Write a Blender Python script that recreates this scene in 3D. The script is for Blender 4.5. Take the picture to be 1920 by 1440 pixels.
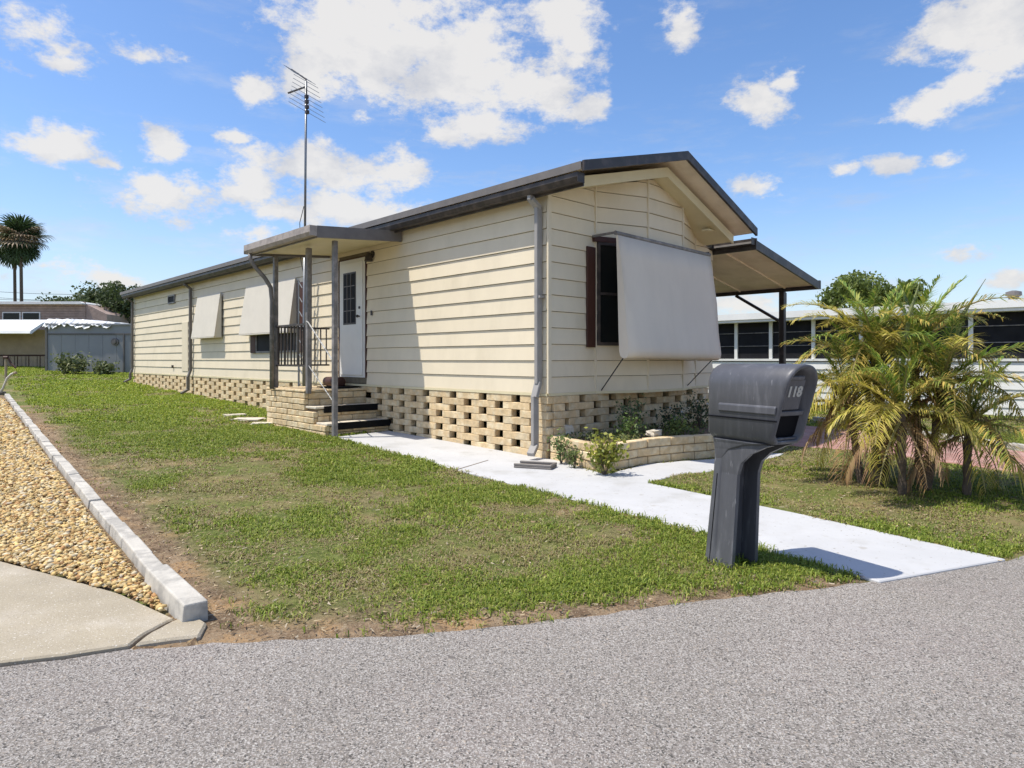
import bpy, bmesh, math, random
import numpy as np
from mathutils import Vector, Matrix
random.seed(7); RNG = np.random.default_rng(11)
SC = bpy.context.scene
for o in list(bpy.data.objects): bpy.data.objects.remove(o)
COL = SC.collection

# ------------------------------------------------------------------ camera
F, HZ, CAMH = 1230.0, 674.0, 1.24
cam_d = bpy.data.cameras.new('camera'); cam = bpy.data.objects.new('camera', cam_d); COL.objects.link(cam)
cam.location = (0, 0, CAMH); cam.rotation_euler = (math.radians(90), 0, 0)
cam_d.sensor_width = 36; cam_d.lens = 36 * F / 1920; cam_d.shift_y = -(720 - HZ) / 1920
cam_d.clip_start = 0.05; cam_d.clip_end = 2000
SC.camera = cam

# ------------------------------------------------------------------ frame of the home
C0 = np.array([0.448, 8.10]); D1 = np.array([-.6908, .7231]); D2 = np.array([.7231, .6908])
ROT = math.atan2(D2[1], D2[0])

# ------------------------------------------------------------------ sun and sky
L = (-.25 * D1[0] + .43 * D2[0], -.25 * D1[1] + .43 * D2[1], -1.0)
Lv = Vector(L).normalized()
sun_d = bpy.data.lights.new('sun', 'SUN'); sun = bpy.data.objects.new('sun', sun_d); COL.objects.link(sun)
sun.rotation_euler = Lv.to_track_quat('-Z', 'Y').to_euler()
sun_d.energy = 4.9; sun_d.angle = math.radians(0.55); sun_d.color = (1, .94, .83)
S = -Lv
world = bpy.data.worlds.new('World'); SC.world = world; world.use_nodes = True
SC.view_settings.view_transform = 'Standard'; SC.view_settings.look = 'None'
SC.view_settings.exposure = 0.12; SC.view_settings.gamma = 1.0; SC.view_settings.use_curve_mapping = False

def build_world():
    nt = world.node_tree; nt.nodes.clear(); N = nt.nodes; K = nt.links
    out = N.new('ShaderNodeOutputWorld')
    sky = N.new('ShaderNodeTexSky'); sky.sky_type = 'NISHITA'; sky.sun_disc = False
    sky.sun_elevation = math.asin(S.z); sky.sun_rotation = math.atan2(S.x, S.y)
    sky.air_density = 1.0; sky.dust_density = 0.8; sky.ozone_density = 2.6
    hs = N.new('ShaderNodeHueSaturation'); hs.inputs['Saturation'].default_value = 1.15; hs.inputs['Value'].default_value = 1.25
    K.new(sky.outputs[0], hs.inputs['Color'])
    bg = N.new('ShaderNodeBackground'); bg.inputs[1].default_value = 0.15
    tint = N.new('ShaderNodeMix'); tint.data_type = 'RGBA'; tint.blend_type = 'MULTIPLY'; tint.inputs[0].default_value = 1; tint.inputs[7].default_value = (.98, .95, 1.0, 1)
    K.new(hs.outputs[0], tint.inputs[6]); SKYC = tint.outputs[2]
    tc = N.new('ShaderNodeTexCoord')
    def vm(op, a, b=None):
        n = N.new('ShaderNodeVectorMath'); n.operation = op
        for i, x in enumerate([a, b]):
            if x is None: continue
            if isinstance(x, tuple): n.inputs[i].default_value = x
            else: K.new(x, n.inputs[i])
        return n.outputs['Value'] if op in ('LENGTH', 'DOT_PRODUCT') else n.outputs[0]
    def mt(op, a, b=None, c=None, clamp=False):
        n = N.new('ShaderNodeMath'); n.operation = op; n.use_clamp = clamp
        for i, x in enumerate([a, b, c]):
            if x is None: continue
            if isinstance(x, (int, float)): n.inputs[i].default_value = x
            else: K.new(x, n.inputs[i])
        return n.outputs[0]
    d = tc.outputs['Generated']
    def noise(vec, sc, det, rough=.55):
        n = N.new('ShaderNodeTexNoise'); n.inputs['Scale'].default_value = sc; n.inputs['Detail'].default_value = det
        n.inputs['Roughness'].default_value = rough; K.new(vec, n.inputs['Vector']); return n
    st = vm('MULTIPLY', d, (1, 1, 1.7))
    w = noise(st, 7, 5, .62)
    dd = vm('ADD', d, vm('MULTIPLY', vm('SUBTRACT', w.outputs['Color'], (.5, .5, .5)), (.10, .10, .055)))
    blobs = [(700,80,180,100,1),(850,120,170,100,1),(580,150,80,45,.95),(500,165,42,38,.9),(1060,50,85,85,.95),(1020,160,110,50,.95),
     (1110,195,55,28,.85),(900,242,120,34,.95),(640,30,110,40,.9),(980,10,60,30,.6),
     (30,28,80,40,.5),(108,82,48,24,.8),(115,112,62,26,.9),(8,115,26,18,.55),(108,262,70,34,1),(180,299,22,11,.7),(292,272,48,34,.95),
     (456,262,34,18,.8),(300,378,110,38,.95),(262,345,50,24,.75),(365,352,50,16,.6),(290,100,60,14,.4),
     (470,348,70,30,.9),(600,320,130,42,1),(730,308,60,34,.85),(660,398,200,42,1),(540,402,70,26,.85),(683,225,28,18,.55),
     (1275,40,36,40,.8),(1445,188,58,48,.9),(1490,155,30,22,.85),(1830,45,130,62,1),(1900,85,90,44,1),(1740,200,60,30,.95),(1805,165,55,34,.95),
     (1590,320,48,18,.75),(1670,308,60,22,.85),(1755,302,36,16,.6),(1388,350,52,28,.85),(1810,480,50,20,.75),(1895,515,45,22,.8),
     (250,525,200,18,.62),(80,497,110,14,.45),(1400,575,120,22,.55),(1650,590,200,16,.5),(500,440,90,20,.55)]
    acc = None
    for u, v, ru, rv, a in blobs:
        q = np.array([(u - 960) / F, 1, (HZ - v) / F]); n = np.linalg.norm(q); c = q / n
        rh, rz = ru / F / n * 1.25, rv / F / n * 1.3
        ln = vm('LENGTH', vm('MULTIPLY', vm('SUBTRACT', dd, tuple(float(x) for x in c)), (1 / rh, 1 / rh, 1 / rz)))
        m = mt('MULTIPLY_ADD', ln, -1.0 * a, a)
        acc = m if acc is None else mt('MAXIMUM', acc, m)
    # cumulus over the unseen rest of the sky, coverage set for white fill light
    g = noise(st, 2.6, 3, .5)
    far = mt('SUBTRACT', mt('MULTIPLY', g.outputs[0], 3.2), 1.62)
    sep = N.new('ShaderNodeSeparateXYZ'); K.new(d, sep.inputs[0])
    side = mt('MULTIPLY_ADD', sep.outputs['Y'], -4.0, 1.6, True)       # fades in beyond the view
    top = mt('MULTIPLY_ADD', sep.outputs['Z'], 5.0, -2.9, True)
    side = mt('MAXIMUM', side, top)
    far = mt('MULTIPLY_ADD', side, mt('ADD', far, 1.0), -1.0)
    acc = mt('MAXIMUM', acc, far)
    hz = mt('MULTIPLY_ADD', sep.outputs['Z'], -3.6, 1.0, True); hz = mt('MULTIPLY', mt('MULTIPLY', hz, hz), .72)
    hm = N.new('ShaderNodeMix'); hm.data_type = 'RGBA'; K.new(hz, hm.inputs[0]); K.new(SKYC, hm.inputs[6]); hm.inputs[7].default_value = (3.7, 4.3, 5.0, 1); K.new(hm.outputs[2], bg.inputs[0])
    f1 = noise(st, 18, 10, .68)
    dens = mt('ADD', acc, mt('MULTIPLY', mt('SUBTRACT', f1.outputs[0], .5), 2.0))
    mr = N.new('ShaderNodeMapRange'); mr.interpolation_type = 'SMOOTHSTEP'
    K.new(dens, mr.inputs[0]); mr.inputs[1].default_value = .06; mr.inputs[2].default_value = .58
    up = mt('MULTIPLY_ADD', sep.outputs['Z'], 30, 0, True)
    wisp = noise(vm('MULTIPLY', d, (2.2, 2.2, 9)), 3.2, 8, .65); wr = N.new('ShaderNodeMapRange'); wr.interpolation_type = 'SMOOTHSTEP'; K.new(wisp.outputs[0], wr.inputs[0]); wr.inputs[1].default_value = .48; wr.inputs[2].default_value = .78
    wf = mt('MULTIPLY', wr.outputs[0], mt('MULTIPLY_ADD', sep.outputs['Z'], -1.1, .75, True))
    fac = mt('MULTIPLY', mt('MAXIMUM', mt('MULTIPLY', mr.outputs[0], .93), mt('MULTIPLY', wf, .7)), up)
    f2 = noise(vm('ADD', st, (0, 0, .05)), 9, 6, .6)
    cr = N.new('ShaderNodeValToRGB'); K.new(mt('ADD', mt('MULTIPLY', f2.outputs[0], .95), mt('MULTIPLY', dens, .16)), cr.inputs[0])
    cr.color_ramp.elements[0].position = .30; cr.color_ramp.elements[0].color = (.54, .555, .60, 1)
    cr.color_ramp.elements[1].position = .58; cr.color_ramp.elements[1].color = (.80, .78, .755, 1)
    bg2 = N.new('ShaderNodeBackground'); K.new(cr.outputs[0], bg2.inputs[0]); bg2.inputs[1].default_value = 1.0
    mx = N.new('ShaderNodeMixShader'); K.new(fac, mx.inputs[0]); K.new(bg.outputs[0], mx.inputs[1]); K.new(bg2.outputs[0], mx.inputs[2])
    K.new(mx.outputs[0], out.inputs[0])
build_world()

# ------------------------------------------------------------------ terrain
def gz(x, y):
    s = (np.asarray(x, float) - C0[0]) * D1[0] + (np.asarray(y, float) - C0[1]) * D1[1]
    s = np.clip(s, 0, 60)
    return .019 * s + .0003 * np.minimum(s, 32) ** 2
def gs(s): s = max(0, s); return .019 * s + .0003 * s * s
def G(u, v, dz=0.0):
    z = 0.0
    for _ in range(40):
        Y = (CAMH - z - dz) * F / (v - HZ); X = (u - 960) / F * Y; z = .6 * z + .4 * float(gz(X, Y))
    return (X, Y)
def at(u, v, Y): return ((u - 960) / F * Y, Y, CAMH + (HZ - v) / F * Y)
def HW(t, s, z=0.0): p = C0 + t * D2 + s * D1; return (float(p[0]), float(p[1]), z)

# ------------------------------------------------------------------ materials
def _noise(N, K, vec, sc, det=4, rough=.55):
    n = N.new('ShaderNodeTexNoise'); n.inputs['Scale'].default_value = sc; n.inputs['Detail'].default_value = det
    n.inputs['Roughness'].default_value = rough; K.new(vec, n.inputs['Vector']); return n
def mat(name, col, rough=.7, var=.12, vscale=3.0, bump=0.0, bscale=60, col2=None, c2scale=1.5, c2pos=(.45, .62), metal=0, spec=.4,
        objrand=0.0, attr=None, speck=None, trans=None, stretch=(1, 1, 1), hue_rand=0.0):
    m = bpy.data.materials.new(name); m.use_nodes = True; nt = m.node_tree; N = nt.nodes; K = nt.links
    b = N['Principled BSDF']; b.inputs['Roughness'].default_value = rough; b.inputs['Metallic'].default_value = metal
    b.inputs['Specular IOR Level'].default_value = spec
    tc = N.new('ShaderNodeTexCoord'); mp = N.new('ShaderNodeMapping'); K.new(tc.outputs['Object'], mp.inputs[0]); mp.inputs['Scale'].default_value = stretch
    vec = mp.outputs[0]
    oi = N.new('ShaderNodeObjectInfo')
    if objrand:
        ad = N.new('ShaderNodeVectorMath'); ad.operation = 'ADD'; K.new(vec, ad.inputs[0])
        cb = N.new('ShaderNodeVectorMath'); cb.operation = 'SCALE'; cb.inputs[0].default_value = (17, 31, 23); K.new(oi.outputs['Random'], cb.inputs['Scale'])
        K.new(cb.outputs[0], ad.inputs[1]); vec = ad.outputs[0]
    base = N.new('ShaderNodeRGB'); base.outputs[0].default_value = (*col, 1); cur = base.outputs[0]
    def mixc(fac, a, bcol, typ='MIX'):
        x = N.new('ShaderNodeMix'); x.data_type = 'RGBA'; x.blend_type = typ
        if isinstance(fac, float): x.inputs[0].default_value = fac
        else: K.new(fac, x.inputs[0])
        K.new(a, x.inputs[6])
        if isinstance(bcol, tuple): x.inputs[7].default_value = (*bcol, 1)
        else: K.new(bcol, x.inputs[7])
        return x.outputs[2]
    def ramp(v, p0, p1):
        r = N.new('ShaderNodeMapRange'); K.new(v, r.inputs[0]); r.inputs[1].default_value = p0; r.inputs[2].default_value = p1; r.interpolation_type = 'SMOOTHSTEP'; return r.outputs[0]
    if attr:
        at_ = N.new('ShaderNodeAttribute'); at_.attribute_name = attr; cur = at_.outputs['Color']
    if col2:
        n = _noise(N, K, vec, c2scale, 6, .6); cur = mixc(ramp(n.outputs[0], *c2pos), cur, col2)
    if speck:
        for (sc, p0, p1, c) in speck:
            n = _noise(N, K, vec, sc, 2, .5); cur = mixc(ramp(n.outputs[0], p0, p1), cur, c)
    if var:
        n = _noise(N, K, vec, vscale, 6, .65); r = N.new('ShaderNodeMapRange'); K.new(n.outputs[0], r.inputs[0])
        r.inputs[1].default_value = .3; r.inputs[2].default_value = .7; r.inputs[3].default_value = 1 - var; r.inputs[4].default_value = 1 + var
        h = N.new('ShaderNodeHueSaturation'); K.new(cur, h.inputs['Color']); K.new(r.outputs[0], h.inputs['Value']); cur = h.outputs[0]
    if objrand:
        r = N.new('ShaderNodeMapRange'); K.new(oi.outputs['Random'], r.inputs[0]); r.inputs[3].default_value = 1 - objrand; r.inputs[4].default_value = 1 + objrand
        h = N.new('ShaderNodeHueSaturation'); K.new(cur, h.inputs['Color']); K.new(r.outputs[0], h.inputs['Value']); cur = h.outputs[0]
    K.new(cur, b.inputs['Base Color'])
    if bump:
        n = _noise(N, K, vec, bscale, 5, .65); bp = N.new('ShaderNodeBump'); bp.inputs['Strength'].default_value = min(1, bump * 4); bp.inputs['Distance'].default_value = .02 * bump * 4
        K.new(n.outputs[0], bp.inputs['Height']); K.new(bp.outputs[0], b.inputs['Normal'])
    if trans:
        tr = N.new('ShaderNodeBsdfTranslucent'); K.new(cur, tr.inputs[0]); ms = N.new('ShaderNodeMixShader'); ms.inputs[0].default_value = trans
        K.new(b.outputs[0], ms.inputs[1]); K.new(tr.outputs[0], ms.inputs[2]); K.new(ms.outputs[0], N['Material Output'].inputs[0])
    return m
M = {}
M['siding'] = mat('siding_paint', (.70, .61, .455), .6, .05, 1.6, .03, 7, col2=(.62, .54, .395), c2scale=1.5, c2pos=(.5, .8), stretch=(1.2, 1.2, .5), objrand=.025)
M['joint'] = mat('siding_lap_shade', (.16, .135, .09), .9, .2, 8)  # dark core colour paints the shade line in the gap under each plank
M['cream'] = mat('cream_trim', (.64, .56, .36), .55, .06, 3, .02, 20)
M['brown_metal'] = mat('dark_brown_metal', (.040, .033, .030), .45, .2, 4, .02, 30, col2=(.075, .06, .052), c2scale=6)
M['roof'] = mat('roof_metal', (.11, .10, .095), .5, .2, 2, .02, 12)
M['gutter_grey'] = mat('grey_brown_paint', (.15, .135, .125), .5, .15, 5, .02, 30)
M['post'] = mat('post_grey_paint', (.16, .15, .145), .5, .25, 6, .04, 40, col2=(.24, .22, .21), c2scale=9)
M['soffit'] = mat('soffit_metal', (.82, .71, .57), .6, .08, 3, .03, 10, col2=(.74, .63, .49), c2scale=2.2)
M['brick'] = mat('slump_block', (.60, .45, .26), .9, .22, 9, .16, 45, col2=(.64, .53, .35), c2scale=7, objrand=.1)
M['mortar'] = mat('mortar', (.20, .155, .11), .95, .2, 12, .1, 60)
M['black'] = mat('black_nosing', (.008, .008, .008), .8, .3, 10, spec=.1)
M['porch_gutter'] = mat('weathered_beige_gutter', (.36, .31, .27), .5, .12, 5, .03, 20, col2=(.28, .24, .21), c2scale=8)
M['spout_light'] = mat('grey_spout_paint', (.30, .285, .27), .5, .12, 5, .03, 20)
M['white_door'] = mat('white_door_paint', (.70, .69, .66), .45, .03, 4)
M['glass'] = mat('dark_glass', (.010, .012, .012), .12, .2, 2, spec=.25)
M['screen_dark'] = mat('dark_screen', (.016, .016, .019), .6, .3, 3, spec=.12)
M['rail_white'] = mat('chipped_white_rail', (.42, .42, .41), .5, .3, 14, col2=(.2, .19, .18), c2scale=20)
M['shutter'] = mat('brown_shutter_wood', (.060, .022, .014), .6, .25, 8, .05, 30, stretch=(1, 1, .2))
M['awning'] = mat('awning_fabric', (.69, .605, .50), .8, .06, 1.5, .07, 3.0, stretch=(1, 1, .4))
M['awning_metal'] = mat('awning_white_metal', (.58, .535, .455), .6, .05, 3, .02, 10)
M['white'] = mat('white_paint', (.74, .74, .72), .5, .06, 2)
M['plastic'] = mat('grey_moulded_plastic', (.082, .083, .092), .42, .14, 7, .04, 55, col2=(.12, .12, .13), c2scale=7, stretch=(2.2, 2.2, .5), c2pos=(.52, .74), speck=[(22, .66, .76, (.17, .17, .18))])
M['plastic_dark'] = mat('dark_plastic', (.007, .007, .009), .8, .1, 5, spec=.1)
M['number'] = mat('number_vinyl', (.42, .41, .37), .6, .1, 20)
M['walk'] = mat('white_painted_concrete', (.49, .49, .49), .8, .07, 1.6, .08, 50, col2=(.41, .405, .39), c2scale=2.2, c2pos=(.5, .75), speck=[(38, .68, .74, (.30, .28, .25)), (9, .66, .8, (.40, .385, .36))])
M['concrete'] = mat('old_concrete', (.36, .31, .225), .9, .12, 2.2, .1, 90, col2=(.42, .37, .29), c2scale=1.3, speck=[(150, .60, .70, (.24, .20, .15)), (120, .64, .7, (.62, .58, .5))])
M['kerb'] = mat('edging_concrete', (.50, .47, .41), .9, .14, 8, .1, 80, col2=(.36, .34, .30), c2scale=6, objrand=.06)
M['asphalt'] = mat('asphalt', (.245, .218, .188), .9, .08, .9, .2, 120, speck=[(140, .50, .60, (.43, .395, .36)), (120, .565, .64, (.085, .078, .07)), (75, .63, .70, (.44, .37, .30)), (165, .60, .66, (.60, .57, .52)), (9, .70, .76, (.17, .15, .135))], col2=(.27, .23, .205), c2scale=.8, c2pos=(.4, .7))
M['red_pave'] = mat('red_painted_drive', (.36, .19, .155), .85, .15, 3, .05, 50, col2=(.42, .26, .22), c2scale=4)
M['gravel_base'] = mat('gravel_base', (.16, .105, .06), .95, .35, 30, .3, 60, speck=[(45, .50, .6, (.34, .24, .13))])
M['pebble'] = mat('pebble', (.5, .4, .25), .85, .12, 60, .04, 120, attr='col')
M['stone'] = mat('pale_stone', (.58, .52, .42), .9, .2, 12, .12, 40)
M['grey_shed'] = mat('grey_shed_metal', (.27, .27, .275), .6, .07, 1.5, .03, 5)
M['pipe'] = mat('channel_black', (.01, .01, .012), .9, 0, spec=.1)
M['mast'] = mat('galvanised_pipe', (.22, .23, .24), .4, .2, 8, metal=.6)
M['dirt'] = mat('soil', (.20, .13, .085), .95, .25, 14, .35, 40)
M['trunk'] = mat('trunk_bark', (.12, .09, .065), .9, .3, 12, .2, 40)
M['leaf'] = mat('leaf', (.1, .1, .05), .55, .12, 5, attr='col', trans=.3)
M['grass'] = mat('grass_blade', (.1, .15, .03), .6, .0, 5, attr='col', trans=.35)
M['neigh'] = mat('neighbour_white_siding', (.68, .68, .66), .55, .06, 2)
M['tan'] = mat('tan_wall', (.36, .28, .19), .8, .15, 2)
M['redslat'] = mat('weathered_red_slats', (.36, .27, .225), .8, .25, 3, .05, 9)
M['cable'] = mat('cable', (.03, .03, .03), .6, 0)
def ground_material():
    m = bpy.data.materials.new('lawn_soil'); m.use_nodes = True; nt = m.node_tree; N = nt.nodes; K = nt.links; b = N['Principled BSDF']
    b.inputs['Roughness'].default_value = .95; b.inputs['Specular IOR Level'].default_value = .2
    tc = N.new('ShaderNodeTexCoord'); vec = tc.outputs['Object']
    def mixc(fac, a, c):
        x = N.new('ShaderNodeMix'); x.data_type = 'RGBA'
        K.new(fac, x.inputs[0])
        for i, q in ((6, a), (7, c)):
            if isinstance(q, tuple): x.inputs[i].default_value = (*q, 1)
            else: K.new(q, x.inputs[i])
        return x.outputs[2]
    def rmp(v, a, c):
        r = N.new('ShaderNodeMapRange'); r.interpolation_type = 'SMOOTHSTEP'; K.new(v, r.inputs[0]); r.inputs[1].default_value = a; r.inputs[2].default_value = c; return r.outputs[0]
    soil = mixc(rmp(_noise(N, K, vec, 5, 6, .65).outputs[0], .38, .64), (.17, .115, .07), (.33, .235, .145))
    soil = mixc(rmp(_noise(N, K, vec, 2.2, 5, .65).outputs[0], .52, .66), soil, (.40, .255, .13))
    soil = mixc(rmp(_noise(N, K, vec, 70, 3, .6).outputs[0], .52, .66), soil, (.36, .28, .19))
    soil = mixc(rmp(_noise(N, K, vec, 45, 3, .6).outputs[0], .56, .68), soil, (.075, .05, .03))
    turf = mixc(rmp(_noise(N, K, vec, 25, 5, .7).outputs[0], .42, .62), (.11, .14, .025), (.21, .24, .06))
    turf = mixc(rmp(_noise(N, K, vec, 140, 3, .7).outputs[0], .50, .60), turf, (.05, .06, .02)); turf = mixc(rmp(_noise(N, K, vec, 110, 3, .7).outputs[0], .57, .66), turf, (.28, .25, .11))
    turf = mixc(rmp(_noise(N, K, vec, 1.1, 5, .6).outputs[0], .48, .66), turf, (.24, .20, .09))
    a = N.new('ShaderNodeAttribute'); a.attribute_name = 'green'
    K.new(mixc(a.outputs['Fac'], soil, turf), b.inputs['Base Color'])
    bp = N.new('ShaderNodeBump'); bp.inputs['Strength'].default_value = .8; bp.inputs['Distance'].default_value = .03
    K.new(_noise(N, K, vec, 50, 6, .7).outputs[0], bp.inputs['Height']); K.new(bp.outputs[0], b.inputs['Normal'])
    return m
M['ground'] = ground_material()

# ------------------------------------------------------------------ mesh helpers
class MB:
    def __init__(s): s.v = []; s.f = []
    def add(s, vs, fs):
        n = len(s.v); s.v += [tuple(map(float, q)) for q in vs]; s.f += [tuple(i + n for i in f) for f in fs]; return s
    def box(s, x0, x1, y0, y1, z0, z1):
        return s.add([(x0,y0,z0),(x1,y0,z0),(x1,y1,z0),(x0,y1,z0),(x0,y0,z1),(x1,y0,z1),(x1,y1,z1),(x0,y1,z1)],
              [(0,3,2,1),(4,5,6,7),(0,1,5,4),(1,2,6,5),(2,3,7,6),(3,0,4,7)])
    def hexa(s, v8): return s.add(v8, [(0,3,2,1),(4,5,6,7),(0,1,5,4),(1,2,6,5),(2,3,7,6),(3,0,4,7)])
    def prism(s, poly, z0, z1):       # poly of (x,y); z0/z1 numbers or functions
        n = len(poly); g0 = z0 if callable(z0) else (lambda x, y: z0); g1 = z1 if callable(z1) else (lambda x, y: z1)
        return s.add([(x, y, g0(x, y)) for x, y in poly] + [(x, y, g1(x, y)) for x, y in poly],
              [tuple(range(n))[::-1], tuple(range(n, 2 * n))] + [(i, (i+1) % n, n + (i+1) % n, n + i) for i in range(n)])
    def extrude(s, prof, axis, a0, a1):   # prof 2D pts closed; axis 'y': pts (x,z)
        n = len(prof)
        if axis == 'y': A = [(p[0], a0, p[1]) for p in prof]; B = [(p[0], a1, p[1]) for p in prof]
        else: A = [(a0, p[0], p[1]) for p in prof]; B = [(a1, p[0], p[1]) for p in prof]
        return s.add(A + B, [tuple(range(n)), tuple(range(n, 2*n))[::-1]] + [(i, n + i, n + (i+1) % n, (i+1) % n) for i in range(n)])
    def tube(s, pts, r, k=8, cap=True):
        pts = [Vector(p) for p in pts]; rs = r if isinstance(r, (list, tuple)) else [r] * len(pts)
        vs = []
        for i, p in enumerate(pts):
            d = (pts[min(i+1, len(pts)-1)] - pts[max(i-1, 0)]).normalized()
            a = Vector((0, 0, 1)) if abs(d.z) < .9 else Vector((1, 0, 0))
            e = d.cross(a).normalized(); g = d.cross(e)
            for j in range(k):
                q = 2 * math.pi * j / k + math.pi / k; vs.append(p + (e * math.cos(q) + g * math.sin(q)) * rs[i])
        fs = [(i*k+j, i*k+(j+1) % k, (i+1)*k+(j+1) % k, (i+1)*k+j) for i in range(len(pts)-1) for j in range(k)]
        if cap: fs += [tuple(range(k))[::-1], tuple((len(pts)-1)*k + j for j in range(k))]
        return s.add(vs, fs)
    def bar(s, a, b, w, h=None):
        a = Vector(a); b = Vector(b); h = h or w; d = (b - a).normalized()
        up = Vector((0, 0, 1)) if abs(d.z) < .95 else Vector((0, 1, 0))
        e = d.cross(up).normalized() * w / 2; g = e.cross(d).normalized() * h / 2
        return s.hexa([a-e-g, a+e-g, b+e-g, b-e-g, a-e+g, a+e+g, b+e+g, b-e+g])
    def build(s, name, m, parent=None, bevel=0, smooth=False, fix=True, seg=1):
        me = bpy.data.meshes.new(name); me.from_pydata(s.v, [], s.f)
        if fix or bevel:
            bm = bmesh.new(); bm.from_mesh(me); bmesh.ops.recalc_face_normals(bm, faces=bm.faces)
            if bevel: bmesh.ops.bevel(bm, geom=[e for e in bm.edges if len(e.link_faces) == 2 and e.calc_face_angle(0) > .5], offset=bevel, segments=seg, affect='EDGES', profile=.5)
            bm.to_mesh(me); bm.free()
        if smooth:
            for p in me.polygons: p.use_smooth = True
        return link(name, me, m, parent)
def link(name, me, m, parent=None):
    if m is not None and not me.materials: me.materials.append(m)
    o = bpy.data.objects.new(name, me); COL.objects.link(o)
    if parent is not None: o.parent = parent
    return o
def tag(o, label=None, cat=None, group=None, kind=None):
    for k, v in (('label', label), ('category', cat), ('group', group), ('kind', kind)):
        if v: o[k] = v
    return o
def empty(name, loc=(0, 0, 0), rz=0, **kw):
    o = bpy.data.objects.new(name, None); COL.objects.link(o); o.location = loc; o.rotation_euler = (0, 0, rz); o.empty_display_size = .2
    return tag(o, **kw)
def fast(name, V, Fc, m, col=None, parent=None):      # numpy mesh, constant-size faces
    me = bpy.data.meshes.new(name); n = len(Fc); k = Fc.shape[1]
    me.vertices.add(len(V)); me.vertices.foreach_set('co', np.ascontiguousarray(V, np.float32).ravel())
    me.loops.add(n * k); me.loops.foreach_set('vertex_index', np.ascontiguousarray(Fc, np.int32).ravel())
    me.polygons.add(n); me.polygons.foreach_set('loop_start', np.arange(0, n * k, k, dtype=np.int32))
    me.update(calc_edges=True)
    if col is not None:
        a = me.color_attributes.new('col', 'FLOAT_COLOR', 'POINT'); c = np.ones((len(V), 4), np.float32); c[:, :3] = col; a.data.foreach_set('color', c.ravel())
    return link(name, me, m, parent)
def inpoly(P, poly):
    x, y = P[:, 0], P[:, 1]; r = np.zeros(len(P), bool); n = len(poly)
    for i in range(n):
        x0, y0 = poly[i]; x1, y1 = poly[(i+1) % n]
        c = ((y0 > y) != (y1 > y)) & (x < (x1 - x0) * (y - y0) / ((y1 - y0) + 1e-12) + x0); r ^= c
    return r
def pdist(P, line):
    d = np.full(len(P), 1e9)
    for (a, b) in zip(line[:-1], line[1:]):
        a = np.array(a); b = np.array(b); e = b - a; t = np.clip(((P - a) @ e) / (e @ e), 0, 1)
        d = np.minimum(d, np.linalg.norm(P - (a + t[:, None] * e), axis=1))
    return d
_T = RNG.random((256, 256))
def vnoise(x, y, oct=4, rough=.5):
    r = 0; a = 1; tot = 0
    for o in range(oct):
        xi = np.floor(x).astype(int); yi = np.floor(y).astype(int); fx = x - xi; fy = y - yi
        fx = fx * fx * (3 - 2 * fx); fy = fy * fy * (3 - 2 * fy)
        g = lambda i, j: _T[(xi + i) & 255, (yi + j) & 255]
        r = r + a * ((g(0,0)*(1-fx)+g(1,0)*fx)*(1-fy) + (g(0,1)*(1-fx)+g(1,1)*fx)*fy); tot += a; a *= rough; x = x * 2.03 + 17; y = y * 2.03 + 9
    return r / tot

# ------------------------------------------------------------------ outlines on the ground
ROAD_EDGE = [G(u, v) for u, v in [(0,1252),(120,1238),(245,1219),(400,1208),(520,1203),(650,1198),(780,1192),(900,1181),(1100,1157),(1300,1131),(1450,1114),(1620,1094),(1760,1074),(1890,1053)]]
e0, e1 = np.array(ROAD_EDGE[0]), np.array(ROAD_EDGE[1]); ROAD_EDGE = [tuple(e0 + (e0 - e1) * 40)] + ROAD_EDGE
ROAD_EDGE += [(3.9, 4.55), (6.5, 5.75), (12, 7.9), (40, 16)]
ROAD = ROAD_EDGE + [(40, -30), (-40, -30)]
K0 = np.array(G(388, 1166)); KD = np.array([-.643, .766]); KN = np.array([-.766, -.643])   # edging line, KN points to the gravel
KW = .12
gW = [G(u, v) for u, v in [(1650,1093),(1075,940)]]
wd = np.array(gW[0]) - np.array(gW[1]); wd /= np.linalg.norm(wd)
WALK_NEAR = [G(1650,1095), G(1350,1012), G(1075,940), G(860,884), G(622,822)]
WALK = WALK_NEAR + [HW(-.02, 3.52)[:2], HW(-.02, 0.05)[:2], HW(-.02,-.2)[:2], G(1150,897), G(1215,908), G(1500,967), G(1700,1012), G(1886,1053)]
BRANCH = [G(1130,893), G(1210,872), G(1280,866), G(1345,862), G(1445,852), G(1470,851), G(1458,858), G(1400,872), G(1327,886), G(1277,890), G(1240,900), G(1215,908)]
PLANTER = [HW(0.0, 0)[:2], G(1120,885), G(1150,884), G(1205,872), G(1270,864), G(1340,859), G(1420,846), HW(3.5, 0)[:2]]
RED = [G(1490,839), G(1600,847), G(1700,860), G(1920,889), (8.3, 3.6), (10.0, 4.6), G(1920,850), G(1700,818), G(1500,800), HW(6.4, 8)[:2], HW(4.2, 8)[:2], HW(4.2, 0)[:2]]
DRIVE = [G(0,1058), G(120,1090), G(225,1120), G(328,1166), G(245,1217), G(120,1236), G(0,1250), tuple(e0 + (e0 - e1) * 20), tuple(np.array(G(0,1058)) + np.array([-8, 2.2]))]
HOME = [HW(-.02, 0)[:2], HW(3.95, 0)[:2], HW(3.95, 18.7)[:2], HW(-.02, 18.7)[:2]]
STEPS = [HW(0, 3.5)[:2], HW(-1.14, 3.5)[:2], HW(-1.14, 5.62)[:2], HW(0, 5.62)[:2]]
kerb_far = K0 + KD * 17
GRAVEL = [tuple(K0 + KD * .1), tuple(kerb_far), tuple(kerb_far + np.array([-9, -3])), (-14, 4), DRIVE[-1]] + DRIVE[0:4]

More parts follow.
